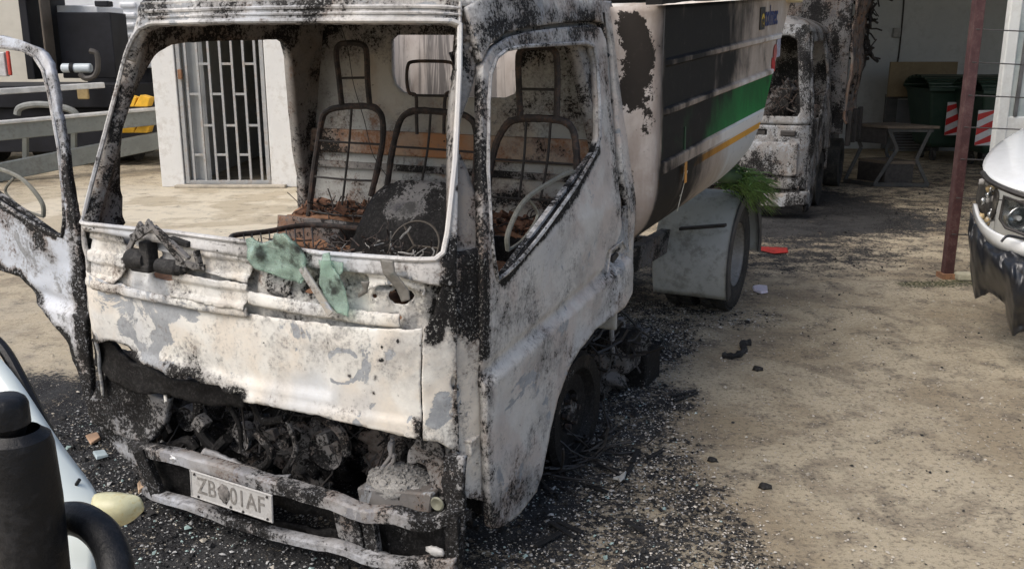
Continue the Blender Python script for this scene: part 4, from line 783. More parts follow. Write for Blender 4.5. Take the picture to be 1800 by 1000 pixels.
me = bpy.data.meshes.new('refuse_body'); me.from_pydata([tuple(map(float, v)) for v in V2], [], Fc2); me.update(); burnattr(me, burnv)
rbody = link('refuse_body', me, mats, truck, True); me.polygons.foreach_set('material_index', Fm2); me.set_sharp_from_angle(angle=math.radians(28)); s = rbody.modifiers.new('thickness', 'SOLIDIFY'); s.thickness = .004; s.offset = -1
# overhanging top rim and its lip
def tilt(p): return (p[0], p[1], p[2] + TL * (p[1] - 1.55))
for sx in (1,):
    vr_, fr_ = flatrail([tilt((XB + .02, y_, 1.985)) for y_ in np.linspace(1.50, 4.42, 12)], .07, .10, 3); o = mesh('top_rim', vr_, fr_, mats[0], rbody, False)
    co_ = coords(o.data); burnattr(o.data, np.stack([np.interp(co_[:, 1], [1.5, 3.0, 3.8, 4.4], [.95, .9, .45, .2]), 0 * co_[:, 0], 0 * co_[:, 0]], 1))
Acc().bar(tilt((-XB - .02, 1.50, 1.985)), tilt((-XB - .02, 4.42, 1.985)), .07, .10).bar(tilt((-XB, 1.98, 1.985)), tilt((XB, 1.98, 1.985)), .07, .10).obj('top_rim', mats[0], rbody, False, (.9, 0, 0), bevel=.01)
Acc().box(tilt((XB + .03, 4.36, 2.0)), (.12, .16, .22)).obj('tail_bracket', simple('beige_bracket', (.55, .47, .30), .6, .2, 6), rbody, bevel=.02)
# lettering and stickers
def sideM(px, py, off=.0055, X_=XB): p = onX(px, py, X_); return Matrix.Translation((X_ + off, p[1], p[2])) @ Matrix(((0, 0, 1), (1, 0, 0), (0, 1, 0))).to_4x4() @ Matrix.Rotation(math.atan(TL), 4, 'Z')
blue = simple('print_blue', (.02, .04, .14), .5, .3, 30); redp = simple('print_red', (.5, .03, .03), .5, .3, 40); yel = simple('print_yellow', (.6, .4, .04), .5, .3, 40)
lt0, lt1 = onX(1343.5, 32, XB), onX(1366, 26, XB); lt = textmesh('lettering', 'colmec', .17, blue, rbody, Matrix.Translation((XB + .0055, (lt0[1] + lt1[1]) / 2, (lt0[2] + lt1[2]) / 2)) @ Matrix(((0, 0, 1), (1, 0, 0), (0, 1, 0))).to_4x4() @ Matrix.Rotation(math.atan(TL), 4, 'Z'), .0008, .003, 1)
lc = coords(lt.data); kx = (lt1[1] - lt0[1]) / (lc[:, 0].max() - lc[:, 0].min()); lc[:, 0] *= kx; lt.data.vertices.foreach_set('co', lc.astype(np.float32).ravel())
Acc().box((0, 0, 0), (.13, .13, .002)).obj('logo', simple('print_black', (.03, .03, .03), .5), rbody, M=sideM(1339, 33))
textmesh('lettering', 'e', .15, yel, rbody, sideM(1339.5, 33, .0075), .0008, .004, 1)
Acc().box((0, 0, 0), (.10, .09, .002)).obj('sticker', redp, rbody, M=sideM(1358, 114)); Acc().lathe([(0, 0), (0, .05), (.002, .05), (.002, 0)], (0, 0, 0), 'Z', 20).obj('sticker', simple('print_ring', (.45, .12, .10), .5), rbody, M=sideM(1361, 92)); Acc().box((0, 0, 0), (.11, .12, .002)).obj('sticker', simple('print_pale', (.38, .38, .45), .5, .6, 60), rbody, M=sideM(1367, 84))
# white splash drips over the soot
drip = simple('drip_white', (.62, .60, .52), .6, .3, 30); a = Acc()
for (x0, y0, x1, y1) in [(1200, 288, 1193, 345), (1203, 300, 1188, 372), (1198, 292, 1197, 335)]: p, q = onX(x0, y0, XB - .0), onX(x1, y1, XB - .03); a.bar((p[0] + .015, p[1], p[2]), (q[0] + .006, q[1], q[2]), .008, .002, (1, 0, 0))
a.obj('paint_drip', drip, rbody)
Acc().box((0, 0, 0), (.035, .10, .002)).obj('paint_scrape', simple('scrape_orange', (.55, .25, .05), .6), rbody, M=sideM(1199, 303, .018)); Acc().box((0, 0, 0), (.02, .17, .002)).obj('paint_scrape', simple('scrape_green', (.02, .07, .03), .6), rbody, M=sideM(1203, 255, .003))
# vegetation bundle hanging under the tail of the body is a broom head of green bristles
br = thing('green_broom', 'bundle of long green bristles hanging beneath the tail of the refuse body', 'broom', tuple(T1.w(np.array([.75, 3.9, 1.02]))))
brm = simple('bristle_green', (.15, .27, .07), .6, .75, 40, 0, 0); bst = Vector(br.location)
a = Acc(); root = Vector(T1.w(onX(1285, 312, .80))) - bst; 
for i in range(300):
    tip = Vector(T1.w(onX(*random.choice([(random.uniform(1318, 1374), random.uniform(318, 380))]), .80 + random.uniform(-.14, .14)))) - bst
    if tip.z > root.z - .02: tip.z -= .05
    s0 = root + Vector((random.gauss(0, .05), random.gauss(0, .05), random.gauss(0, .035))); md = (s0 + tip) / 2 + Vector((random.gauss(0, .02), random.gauss(0, .02), .03 + random.gauss(0, .012)))
    a.tube([s0, md, tip], [.0035, .0034, .0012], 3)
o = a.obj('bristles', brm, br); o['kind'] = 'stuff'
Acc().tube([root + Vector((-.14, -.2, .03)), root + Vector((.03, .03, 0))], [.03, .05], 12).obj('broom_head', simple('broom_binding', (.05, .09, .03), .7), br, True)

# --- rear wheels and mudguard
def tyre_wheel(cx_, cy_, cz, r_, parent, dual=False, name='rear_wheel'):
    a = Acc(); a.lathe([(-.10, r_ * .62), (-.105, r_ * .85), (-.09, r_ * .97), (-.06, r_), (.06, r_), (.09, r_ * .97), (.105, r_ * .85), (.10, r_ * .62), (.09, r_ * .58)], (0, 0, 0), 'X', 48)
    w_ = a.obj(name, MB['rubber'], parent, True, M=Matrix.Translation((cx_, cy_, cz)))
    Acc().lathe([(.098, r_ * .63), (.09, r_ * .60), (.06, r_ * .57), (.0, r_ * .55), (-.02, r_ * .50), (-.03, r_ * .3), (.0, r_ * .26), (.03, r_ * .2), (.03, 0)], (0, 0, 0), 'X', 40).obj('rim', MB['rimgrey'], w_, True)
    tr = Acc()
    for k in range(56):
        t_ = 2 * math.pi * k / 56
        for sx in (-.05, .05): tr.box((sx, (r_ + .002) * math.cos(t_), (r_ + .002) * math.sin(t_)), (.075, .024, .010), M=Matrix.Rotation(t_ + math.pi / 2, 3, 'X'))
    tr.obj('tread', MB['rubber'], w_)
    for k in range(6): t_ = k * math.pi / 3; Acc().lathe([(.0, 0), (.0, .014), (.035, .014), (.035, 0)], (-.02, r_ * .4 * math.cos(t_), r_ * .4 * math.sin(t_)), 'X', 6).obj('wheel_nut', MB['rod'], w_)
    return w_
tyre_wheel(.66, 4.10, .38, .38, truck); tyre_wheel(.42, 4.10, .38, .38, truck); tyre_wheel(-.66, 4.10, .38, .38, truck); tyre_wheel(-.42, 4.10, .38, .38, truck)
Acc().tube([(-.6, 4.1, .38), (.6, 4.1, .38)], .06, 12).obj('rear_axle', MB['dark'], truck, True, (.5, 0, .1))
def guard(X0, X1, nm):
    gr = .455; V_ = []; Fc = []; n = 40; t0, t1 = math.radians(206), math.radians(-5)
    for i in range(n + 1):
        t_ = t0 + (t1 - t0) * i / n; y, z = 4.10 + gr * 1.06 * math.cos(t_) , .36 + gr * math.sin(t_)
        for X_ in (X0, X0 + .01, (X0 + X1) / 2, X1 - .01, X1): V_.append((X_, y, z))
    # front flap carried straight down
    for i in range(n):
        for j in range(4): Fc.append((i * 5 + j, i * 5 + j + 1, (i + 1) * 5 + j + 1, (i + 1) * 5 + j))
    o = mesh(nm, V_, Fc, simple('mudguard_grey_' + nm, (.47, .49, .475), .55, .08, 3, 0, .2, (.14, .13, .11), .55, .3), truck, True); s = o.modifiers.new('thickness', 'SOLIDIFY'); s.thickness = .012
    a = Acc(); r0, r1 = gr - .06, gr + .012
    for i in range(n):
        ta, tb = t0 + (t1 - t0) * i / n, t0 + (t1 - t0) * (i + 1) / n
        q = [(X1 + .0, 4.1 + r_ * 1.06 * math.cos(t_), .36 + r_ * math.sin(t_)) for t_ in (ta, tb) for r_ in (r0, r1)]; q2 = [(X1 + .012, b, c) for _, b, c in q]
        a.add(q + q2, [(0, 2, 3, 1), (4, 5, 7, 6), (1, 3, 7, 5), (0, 4, 6, 2)])
    a.obj('guard_edge', simple('guard_edge_grey', (.06, .06, .06), .6), o)
    return o
mg = guard(.30, .80, 'mudguard'); guard(-.80, -.30, 'mudguard')
Acc().bar(onY(1195, 402, 3.60), onY(1276, 396, 3.60), .05, .02).obj('guard_bracket', MB['rod'], mg, bevel=.004)

# ================================================================ TRUCK 2 (burnt, behind)
p2 = ground(1418, 388); O2 = np.array(p2) - .84 * U - .1 * V
t2 = thing('burnt_truck', 'second burnt-out truck, charred and rusty, behind the refuse body under the roof', 'truck', tuple(O2 + np.array([0, 0, -.25])), -TH)
t2.scale = (.96, 1, 1.16)
gcab = burnt('far_cab_paint', seed=21, ca=(.30, .30, .30), cb=(.25, .21, .17), cc=(.24, .26, .28)); frust = burnt('far_rusty_box', seed=23, ca=(.30, .2, .13), cb=(.25, .13, .07), cc=(.2, .19, .18))
wf = dict(step=.03, thick=.04)
flat_hole = [(-.80, 1.15), (-.74, 1.80), (-.6, 1.86), (.6, 1.86), (.72, 1.82), (.80, 1.2), (.74, 1.15)]
sheet('windscreen_frame', body, [(-1.0, 1.08), (-1.0, 1.95), (1.0, 1.95), (1.0, 1.08)], [flat_hole], [gcab, MB['inner']], t2, base=(.50, .3, .15), **wf)
sheet('front_panel', body, [(-.98, .50), (-.98, 1.07), (1.0, 1.07), (1.0, .50)], [[(-.5, .98), (-.5, 1.03), (.4, 1.03), (.4, .98)]], [gcab, MB['dark']], t2, base=(.58, .35, .2), strokes=[([(.3, 0, .6), (.8, .2, .9)], .25, .42, .4, .1)], step=.03, thick=.02, dent=.015)
for sg in (1, -1):
    mm = (lambda q: q) if sg > 0 else mir
    sheet('door', body, mm([(1.01, .28), (1.3, .32), (1.5, .6), (1.8, .8), (2.35, .78), (2.35, 1.15), (2.28, 1.9), (1.1, 1.88), (1.01, 1.5)]), [mm([(1.10, 1.12), (1.10, 1.70), (1.2, 1.80), (2.16, 1.82), (2.2, 1.4), (1.5, 1.12)])], [gcab, MB['inner']], t2, base=(.50, .3, .15), step=.03, thick=.03, dent=.01)
r2 = bpy.data.objects['roof'].copy(); r2.data = r2.data.copy(); r2.data.materials[0] = gcab; C.objects.link(r2); r2.parent = t2
sheet('back_wall', plane(YB), [(-.83, .55), (.83, .55), (.83, 1.1), (.74, 1.9), (-.74, 1.9), (-.83, 1.1)], [], [MB['inner'], MB['inner']], t2, .04, .02, (.55, 0, .3), flip=True)
rail('bumper', [(-.8, .12, .42), (-.5, .03, .40), (.5, .03, .40), (.78, .10, .42), (.83, .2, .42)], .07, .12, (.4, .25, .1), mat=gcab, parent=t2)
Acc().box((.62, .12, .47), (.3, .1, .12)).obj('headlamp_box', MB['dark'], t2, False, (.5, .2, 0), bevel=.01); Acc().box((.0, .16, .42), (1.2, .1, .22)).obj('radiator_support', MB['dark'], t2, False, (.6, 0, .1), bevel=.01)
for i in range(7): blob('charred_seat', (-.6 + i * .2, .9, 1.15 + .1 * math.sin(i * 3)), (.14, .15, .2), MB['dark'], t2, .8, 8, 3, i, burn=(.5, .1, .4))
strands('burnt_wiring', 120, (-.7, .4, 1.1, .7, 1.0, 1.4), MB['tube'], .2, .006, t2, 1)
a = Acc()
for sx in (-.36, .36): a.box((sx, 3.0, .6), (.07, 5.0, .15))
a.obj('chassis_frame', MB['dark'], t2, False, (.5, .1, .3))
for sx in (.70, -.70):
    for yy in (1.24, 2.95): Acc().lathe([(-.1, .15), (-.1, .27), (.1, .27), (.1, .15), (.04, .14), (.04, 0)], (sx, yy, .49), 'X', 28).obj('wheel', MB['rubber'], t2, True)
# tall scorched box with pierced flank
X0 = .98
def boxside(a, b): a = np.asarray(a, float); b = np.asarray(b, float); return np.stack([X0 + .02 * np.sin(b * 9), a, b], -1)
hl = []
for i in range(16):
    for j in range(3): cy_, cz_ = 1.85 + j * .22, 1.05 + i * .085; hl.append([(cy_ + .05 * math.cos(t), cz_ + .025 * math.sin(t)) for t in np.linspace(0, 6.28, 7)[:-1]])
sheet('box_side', boxside, [(1.6, 1.0), (2.45, .98), (2.6, 1.6), (2.85, 2.0), (2.9, 2.9), (1.7, 2.9), (1.6, 2.2)], hl, [frust, MB['dark']], t2, .05, .03, (.36, .1, .5), dent=.03, rag=.02, flip=True)
sheet('box_front', plane(1.62), [(-.95, .9), (.97, .9), (.97, 2.9), (-.95, 2.9)], [], [frust, MB['dark']], t2, .05, .03, (.5, .1, .4), dent=.03, flip=True)
sheet('box_roof', lambda a, b: np.stack([a, b, 2.85 + 0 * a], -1), [(-.95, 1.65), (1.0, 1.65), (1.0, 2.9), (-.95, 2.9)], [], [MB['dark'], MB['dark']], t2, .1, .03, (.6, .1, .2), dent=.03)
strands('charred_hangings', 90, (.9, 2.7, 1.6, 1.05, 3.0, 2.4), MB['rod'], .22, .012, t2, 1.5)
for i in range(3): Acc().box((1.02, 1.75 + i * .5, .95), (.06, .1, .35)).obj('side_bracket', MB['rod'], t2, bevel=.01)
for q_, nm_ in (([(.15, .62), (.80, .62), (.80, .92), (.15, .92)], 'front_plate'), ([(-.7, .62), (-.1, .62), (-.1, .92), (-.7, .92)], 'front_plate')):
    sheet(nm_, lambda a, b: body(a, b) + np.stack([0 * a, -.025 + 0 * a, 0 * a], -1), q_, [], [gcab, MB['dark']], t2, .02, .02, (.50, .5, .3), dent=.012, rag=.006)
for a_ in (.3, .62): Acc().box((a_, .04, 1.0), (.16, .05, .05)).obj('vent_slot', MB['rod'], t2, bevel=.01)
Acc().box((.6, .17, .78), (.10, .03, .10)).obj('yellow_tag', simple('tag_yellow', (.40, .33, .06), .6), t2, M=Matrix.Translation((-.55, -.2, .05)))

# ================================================================ BACKGROUND STRUCTURES
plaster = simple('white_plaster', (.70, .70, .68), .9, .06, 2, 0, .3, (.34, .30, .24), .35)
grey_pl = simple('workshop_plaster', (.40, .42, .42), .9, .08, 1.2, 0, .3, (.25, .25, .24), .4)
# gate house
yG = ground(325, 329).y; xa = at(285, 329, yG).x; xb = at(325, 329, yG).x; xc = at(478, 329, yG).x; xd = at(1000, 329, yG).x
gh = thing('white_outbuilding', 'white plastered outbuilding with a barred steel gate, seen through the cab', 'building', ((xa + xd) / 2, yG, 0))
ox, oy = gh.location.x, gh.location.y; hW = 3.0
def wbox(n, x0, x1, y0, y1, z0, z1, m, p, b=.01, off=(0, 0, 0)): return Acc().box(((x0 + x1) / 2 - off[0], (y0 + y1) / 2 - off[1], (z0 + z1) / 2 - off[2]), (x1 - x0, y1 - y0, z1 - z0)).obj(n, m, p, bevel=b)
of = (ox, oy, 0)
wbox('wall', xa, xb, yG, yG + 4, 0, hW, plaster, gh, off=of); wbox('wall', xc, xd, yG, yG + .3, 0, hW, plaster, gh, off=of); wbox('lintel', xb, xc, yG + .003, yG + .3, 2.3, hW - .003, plaster, gh, off=of)
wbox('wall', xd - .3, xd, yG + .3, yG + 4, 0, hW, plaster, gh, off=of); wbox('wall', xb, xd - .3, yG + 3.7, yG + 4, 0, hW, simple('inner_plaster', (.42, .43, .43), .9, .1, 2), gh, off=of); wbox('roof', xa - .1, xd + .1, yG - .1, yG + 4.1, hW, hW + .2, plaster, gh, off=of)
wbox('step', xb - .1, xc + .2, yG - .12, yG, 0, .04, simple('step_concrete', (.42, .38, .31), .9), gh, off=of)
gt = simple('gate_paint', (.36, .37, .37), .5, .15, 6, .1, .2, (.25, .17, .10), .5)
gw = xc - xb; gate = Acc().bar((xb + .04 - ox, yG + .05 - oy, .04), (xb + .04 - ox, yG + .05 - oy, 2.28), .06, .05, (1, 0, 0)).bar((xc - .04 - ox, yG + .05 - oy, .04), (xc - .04 - ox, yG + .05 - oy, 2.28), .06, .05, (1, 0, 0)).bar((xb - ox, yG + .05 - oy, .06), (xc - ox, yG + .05 - oy, .06), .05, .05).bar((xb - ox, yG + .05 - oy, 2.26), (xc - ox, yG + .05 - oy, 2.26), .05, .05).obj('gate', gt, gh, bevel=.004)
nbar = 7
for i in range(nbar):
    x = xb + .13 + (gw - .26) * i / (nbar - 1)
    Acc().bar((x - ox, yG + .05 - oy, .08), (x - ox, yG + .05 - oy, 2.24), .032, .028, (1, 0, 0)).obj('gate_bar', gt, gate)
    if i < nbar - 1:
        x2 = xb + .13 + (gw - .26) * (i + 1) / (nbar - 1)
        for k in range(3): z = .42 + k * .78 + (.38 if i % 2 else 0); Acc().bar((x - ox, yG + .05 - oy, z), (x2 - ox, yG + .05 - oy, z), .02, .03).obj('gate_tie', gt, gate)
Acc().box((xb + .20 - ox, yG + .12 - oy, 1.15), (.26, .02, 2.2)).obj('side_panel', simple('gate_panel_grey', (.30, .31, .31), .5, .1, 4), gh)
Acc().box((xb + .06 - ox, yG + .0 - oy, 1.45), (.05, .05, .12)).obj('lock', MB['rust'], gate, bevel=.006)
# workshop: back wall, roof, right wall
yW = ground(1460, 262).y
wk = thing('workshop', 'grey open-fronted workshop with plastered back wall and shaded roof', 'building', (8.6, yW, 0)); of = (8.6, yW, 0)
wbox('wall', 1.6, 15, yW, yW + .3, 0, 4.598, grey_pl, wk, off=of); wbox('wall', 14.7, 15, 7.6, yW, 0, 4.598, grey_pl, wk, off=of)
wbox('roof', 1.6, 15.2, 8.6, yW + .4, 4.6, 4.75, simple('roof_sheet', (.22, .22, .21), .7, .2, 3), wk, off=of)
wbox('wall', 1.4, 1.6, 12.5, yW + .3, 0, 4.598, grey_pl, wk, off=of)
for x in (3.6, 7.5, 11.4): wbox('roof_beam', x, x + .15, 8.7, yW, 4.4, 4.598, simple('beam_steel', (.12, .08, .07), .6), wk, off=of)
# cable and socket
cx_ = at(1583, 60, yW).x; a = Acc().tube(catmull([Vector(at(*p, yW - .02)) - Vector(of) for p in [(1590, -60), (1589, 0), (1584, 60), (1578, 108), (1570, 118)]]), .014, 6); a.obj('cable', MB['rod'], wk)
Acc().box(Vector(at(1576, 58, yW - .04)) - Vector(of), (.13, .06, .16)).obj('socket_box', simple('socket_grey', (.25, .25, .24), .6), wk, bevel=.01)
# far yard wall and low building behind the carrier lorry
yard = thing('yard_wall', 'pale rendered wall far behind the carrier lorry at top left', 'wall', (-9, 19.5, 0)); wbox('render', -22, 2.0, 19.4, 19.7, 0, 4.5, simple('yard_render', (.52, .50, .44), .9, .1, 1.5), yard, off=(-9, 19.5, 0)); wbox('coping', -22.03, 2.03, 19.34, 19.76, 4.5, 4.6, plaster, yard, off=(-9, 19.5, 0))

# ---- carrier lorry (left, far)
dC = 14.2
cl = thing('carrier_lorry', 'flatbed carrier lorry with grey side rails and dark equipment, parked in the yard', 'truck', (at(120, 290, dC).x, dC, 0)); oc = Vector(cl.location)
dk = simple('lorry_dark', (.013, .014, .018), .6, .3, 3, 0, .2, spec=.2); rg = simple('rail_grey', (.20, .215, .20), .55, .2, 3, .1, .2, (.10, .09, .08), .5); al = simple('aluminium_rail', (.55, .55, .53), .5, .2, 6, .2); wht = simple('lorry_white', (.68, .70, .72), .4, .05, 2, 0, .1, (.4, .4, .38), .3, coat=.3)
def cb(n, x0, y0, x1, y1, d0, dep, m, par=cl, b=.015):
    p, q = at(x0, y0, d0), at(x1, y1, d0); return Acc().box(((p.x + q.x) / 2 - oc.x, d0 + dep / 2 - oc.y, (p.z + q.z) / 2), (abs(q.x - p.x), dep, abs(p.z - q.z))).obj(n, m, par, bevel=b)
def slant(n, pa, pb, hpx, d0, d1, dep, m):
    a_, b_ = at(pa[0], pa[1], d0), at(pb[0], pb[1], d1); h_ = hpx / F * (d0 + d1) / 2
    return Acc().bar(a_ - oc - Vector((0, 0, h_ / 2)), b_ - oc - Vector((0, 0, h_ / 2)), dep, h_).obj(n, m, cl, bevel=.012)
slant('deck_edge', (-260, 172), (182, 145), 10, 12.3, 14.0, .15, al)
r1 = slant('side_rail', (-300, 243), (290, 190), 30, 11.6, 14.2, .10, rg); slant('rail_cap', (-300, 239), (290, 187), 6, 11.6, 14.2, .16, al)
slant('side_rail', (-300, 345), (290, 230), 32, 11.6, 14.2, .10, rg)
for x in (-20, 45, 130, 208): 
    k = (x + 300) / 590; d_ = 11.6 + 2.6 * k; p, q = at(x, 243 - 53 * k + 20, d_ + .06), at(x, 345 - 115 * k + 10, d_ + .06)
    Acc().bar(p - oc, q - oc, .07, .06, (1, 0, 0)).obj('rail_post', rg, cl)
cb('underframe', -300, 190, 262, 268, 14.6, 1.6, dk); cb('deck', -300, 152, 200, 190, 14.5, 2.0, dk)
cb('equipment_panel', 98, 22, 205, 138, 14.6, .6, dk); cb('mast', 26, -40, 62, 140, 14.5, .5, dk); cb('mast', 62, -40, 86, 130, 14.3, .3, simple('mast_brown', (.09, .075, .06), .6, .3, 3)); cb('mast', 84, -30, 100, 130, 14.7, .5, dk)
cb('equipment_box', 40, -20, 110, -5, 14.5, .5, dk); cb('sign_panel', -40, 92, 12, 135, 14.4, .1, simple('panel_pale', (.5, .5, .5), .5)); cb('red_panel', 9, 90, 20, 133, 14.35, .05, simple('panel_red', (.55, .06, .04), .5))
c = at(135, 120, 14.4) - oc; Acc().lathe([(-.22, 0), (-.22, .055), (-.205, .068), (.205, .068), (.22, .055), (.22, 0)], c, 'X', 20).obj('filter_cylinder', simple('cylinder_bluewhite', (.50, .56, .60), .35, .1, 4), cl, True); Acc().lathe([(-.03, .072), (-.03, .078), (.03, .078), (.03, .072)], c + Vector((-.06, 0, 0)), 'X', 20).obj('clamp', dk, cl)
Acc().tube(catmull([at(*p, 14.3) - oc for p in [(140, 130), (150, 138), (165, 135), (172, 120), (170, 95), (158, 90)]]), .04, 8).obj('hose', simple('hose_dark', (.05, .045, .04), .6), cl, True)
cb('white_cover', 98, 10, 172, 24, 14.9, 1.0, wht); cb('work_lamp', 165, 2, 190, 12, 14.6, .2, dk); cb('plate', 134, 155, 156, 175, 14.3, .05, simple('plate_ochre', (.30, .22, .10), .7))
ct = Acc().tube(catmull([at(*p, 14.0) - oc for p in [(30, 202), (35, 190), (60, 184), (95, 186), (125, 194), (135, 203)]]), .05, 8).obj('folded_arch', simple('arch_grey', (.22, .23, .22), .5), cl, True)
for k, x in enumerate((222, 246)):
    for (yt, hh) in ((168, 20),(216, 18)): 
        p = at(x, yt + hh, 14.0) - oc; Acc().add([p + Vector(v) for v in ((-.09, 0, 0), (.11, 0, 0), (.16, 0, .13), (.02, 0, .17), (-.09, .2, 0), (.11, .2, 0), (.16, .2, .13), (.02, .2, .17))], [(0, 1, 2, 3), (5, 4, 7, 6), (0, 4, 5, 1), (1, 5, 6, 2), (2, 6, 7, 3), (3, 7, 4, 0)]).obj('wheel_chock', simple('chock_yellow', (.68, .38, .02), .5, .15, 8), cl, bevel=.01)
for x in (-10, 90, 230):
    c = at(x, 270, 15.4) - oc; c.z = .42; Acc().lathe([(-.14, .25), (-.14, .42), (.14, .42), (.14, .25), (.06, .2), (.06, 0)], c, 'X', 24).obj('wheel', MB['rubber'], cl, True)
# ---- white van with louvres behind
dV = 16.2; wv = thing('white_van_body', 'white ribbed van body standing behind the carrier lorry beside the outbuilding', 'van', (at(235, 250, dV).x, dV, 0)); ov = Vector(wv.location)
def vb(n, x0, y0, x1, y1, d0, dep, m): p, q = at(x0, y0, d0), at(x1, y1, d0); return Acc().box(((p.x + q.x) / 2 - ov.x, d0 + dep / 2 - ov.y, (p.z + q.z) / 2), (abs(q.x - p.x), dep, abs(p.z - q.z))).obj(n, m, wv, bevel=.03)
vb('body', 95, -60, 275, 120, dV, 2.2, wht); vb('underbody', 150, 118, 272, 190, dV + .1, 2.0, dk)
for k in range(6): vb('louvre', 208, 4 + k * 18, 238, 14 + k * 18, dV - .05, .08, wht)
for k in range(2): c = at(200 + k * 50, 200, dV + .5) - ov; c.z = .36; Acc().lathe([(-.12, .2), (-.12, .36), (.12, .36), (.12, .2), (.05, .18), (.05, 0)], c, 'X', 24).obj('wheel', MB['rubber'], wv, True)

# ---- work table
pT = ground(1560, 328); tb = thing('work_table', 'low steel work table with wooden top and lower shelf on the workshop floor', 'table', (pT.x + .05, pT.y + .3, 0), math.radians(-8))
wd = simple('table_wood', (.12, .095, .07), .8, .3, 6, 0, .3, (.05, .04, .035), .5); stl = simple('table_steel', (.06, .063, .063), .5, .3, 10, .3, .2, (.08, .05, .03), .4)
def slab(nm, pts, z0, z1, m, par):
    n = len(pts); return mesh(nm, [(x, y, z0) for x, y in pts] + [(x, y, z1) for x, y in pts], [tuple(range(n - 1, -1, -1)), tuple(range(n, 2 * n))] + [(i, (i + 1) % n, (i + 1) % n + n, i + n) for i in range(n)], m, par)
slab('table_top', [(-.50, .02), (-.10, -.40), (.56, -.34), (.12, .26)], .765, .80, wd, tb)
slab('shelf', [(-.34, .02), (-.06, -.34), (.34, -.30), (.08, .22)], .30, .335, wd, tb)
for (q0, q1, q2) in [((-.08, -.36, .76), (.06, -.34, .50), (-.20, -.36, .02)), ((.46, -.31, .76), (.32, -.30, .36), (.50, -.31, .02)), ((-.44, .0, .76), (-.32, .0, .48), (-.50, .0, .02)), ((.12, .22, .76), (.05, .20, .42), (.22, .22, .02))]: Acc().bar(q0, q1, .045, .035, (0, 1, 0)).bar(q1, q2, .045, .035, (0, 1, 0)).obj('leg', stl, tb, bevel=.004)
Acc().bar((-.20, -.36, .03), (.50, -.31, .03), .04, .05).obj('foot_rail', stl, tb); Acc().bar((-.50, 0, .03), (-.20, -.36, .03), .04, .05).obj('foot_rail', stl, tb)
slab('apron', [(-.46, .0), (-.10, -.36), (-.07, -.33), (-.43, .03)], .56, .764, MB['rod'], tb); slab('apron', [(-.08, -.36), (.50, -.31), (.50, -.29), (-.08, -.34)], .72, .764, stl, tb)
slab('shelf_box', [(-.34, .0), (-.06, -.33), (.30, -.29), (.06, .18)], .05, .298, MB['rod'], tb)
# ---- cardboard / board on a metal rack behind
yk = yW - .9; rk = thing('metal_rack', 'tall steel rack holding a tan board against the workshop wall', 'rack', (at(1620, 262, yk).x, yk, 0)); orr = Vector(rk.location)
def rb_(n, x0, y0, x1, y1, d0, dep, m, par=rk, o_=None): o_ = o_ or orr; p, q = at(x0, y0, d0), at(x1, y1, d0); return Acc().box(((p.x + q.x) / 2 - o_.x, d0 + dep / 2 - o_.y, (p.z + q.z) / 2), (abs(q.x - p.x), dep, abs(p.z - q.z))).obj(n, m, par, bevel=.006)
rb_('leg', 1558, 170, 1570, 262, yk, .05, stl); rb_('leg', 1638, 170, 1650, 266, yk, .05, stl); rb_('crossbar', 1558, 166, 1660, 174, yk - .02, .05, stl)
pn = rb_('steel_panel', 1572, 176, 1690, 266, yk + .1, .03, simple('panel_galvanised', (.22, .23, .24), .45, .2, 3, .4))
for k in range(8): rb_('slat', 1574, 226 + k * 5, 1622, 228.5 + k * 5, yk + .08, .02, stl)
tag(recenter(Acc().box(tuple((at(1562, 140, yk - .05) + at(1680, 140, yk - .05)) / 2), ((at(1680, 140, yk).x - at(1562, 140, yk).x), .05, .58)).obj('tan_board', simple('board_tan', (.20, .155, .09), .85, .15, 3, 0, .2, (.1, .08, .05), .4), None, bevel=.01)), 'scuffed tan board lying across the top of the steel rack', 'board')
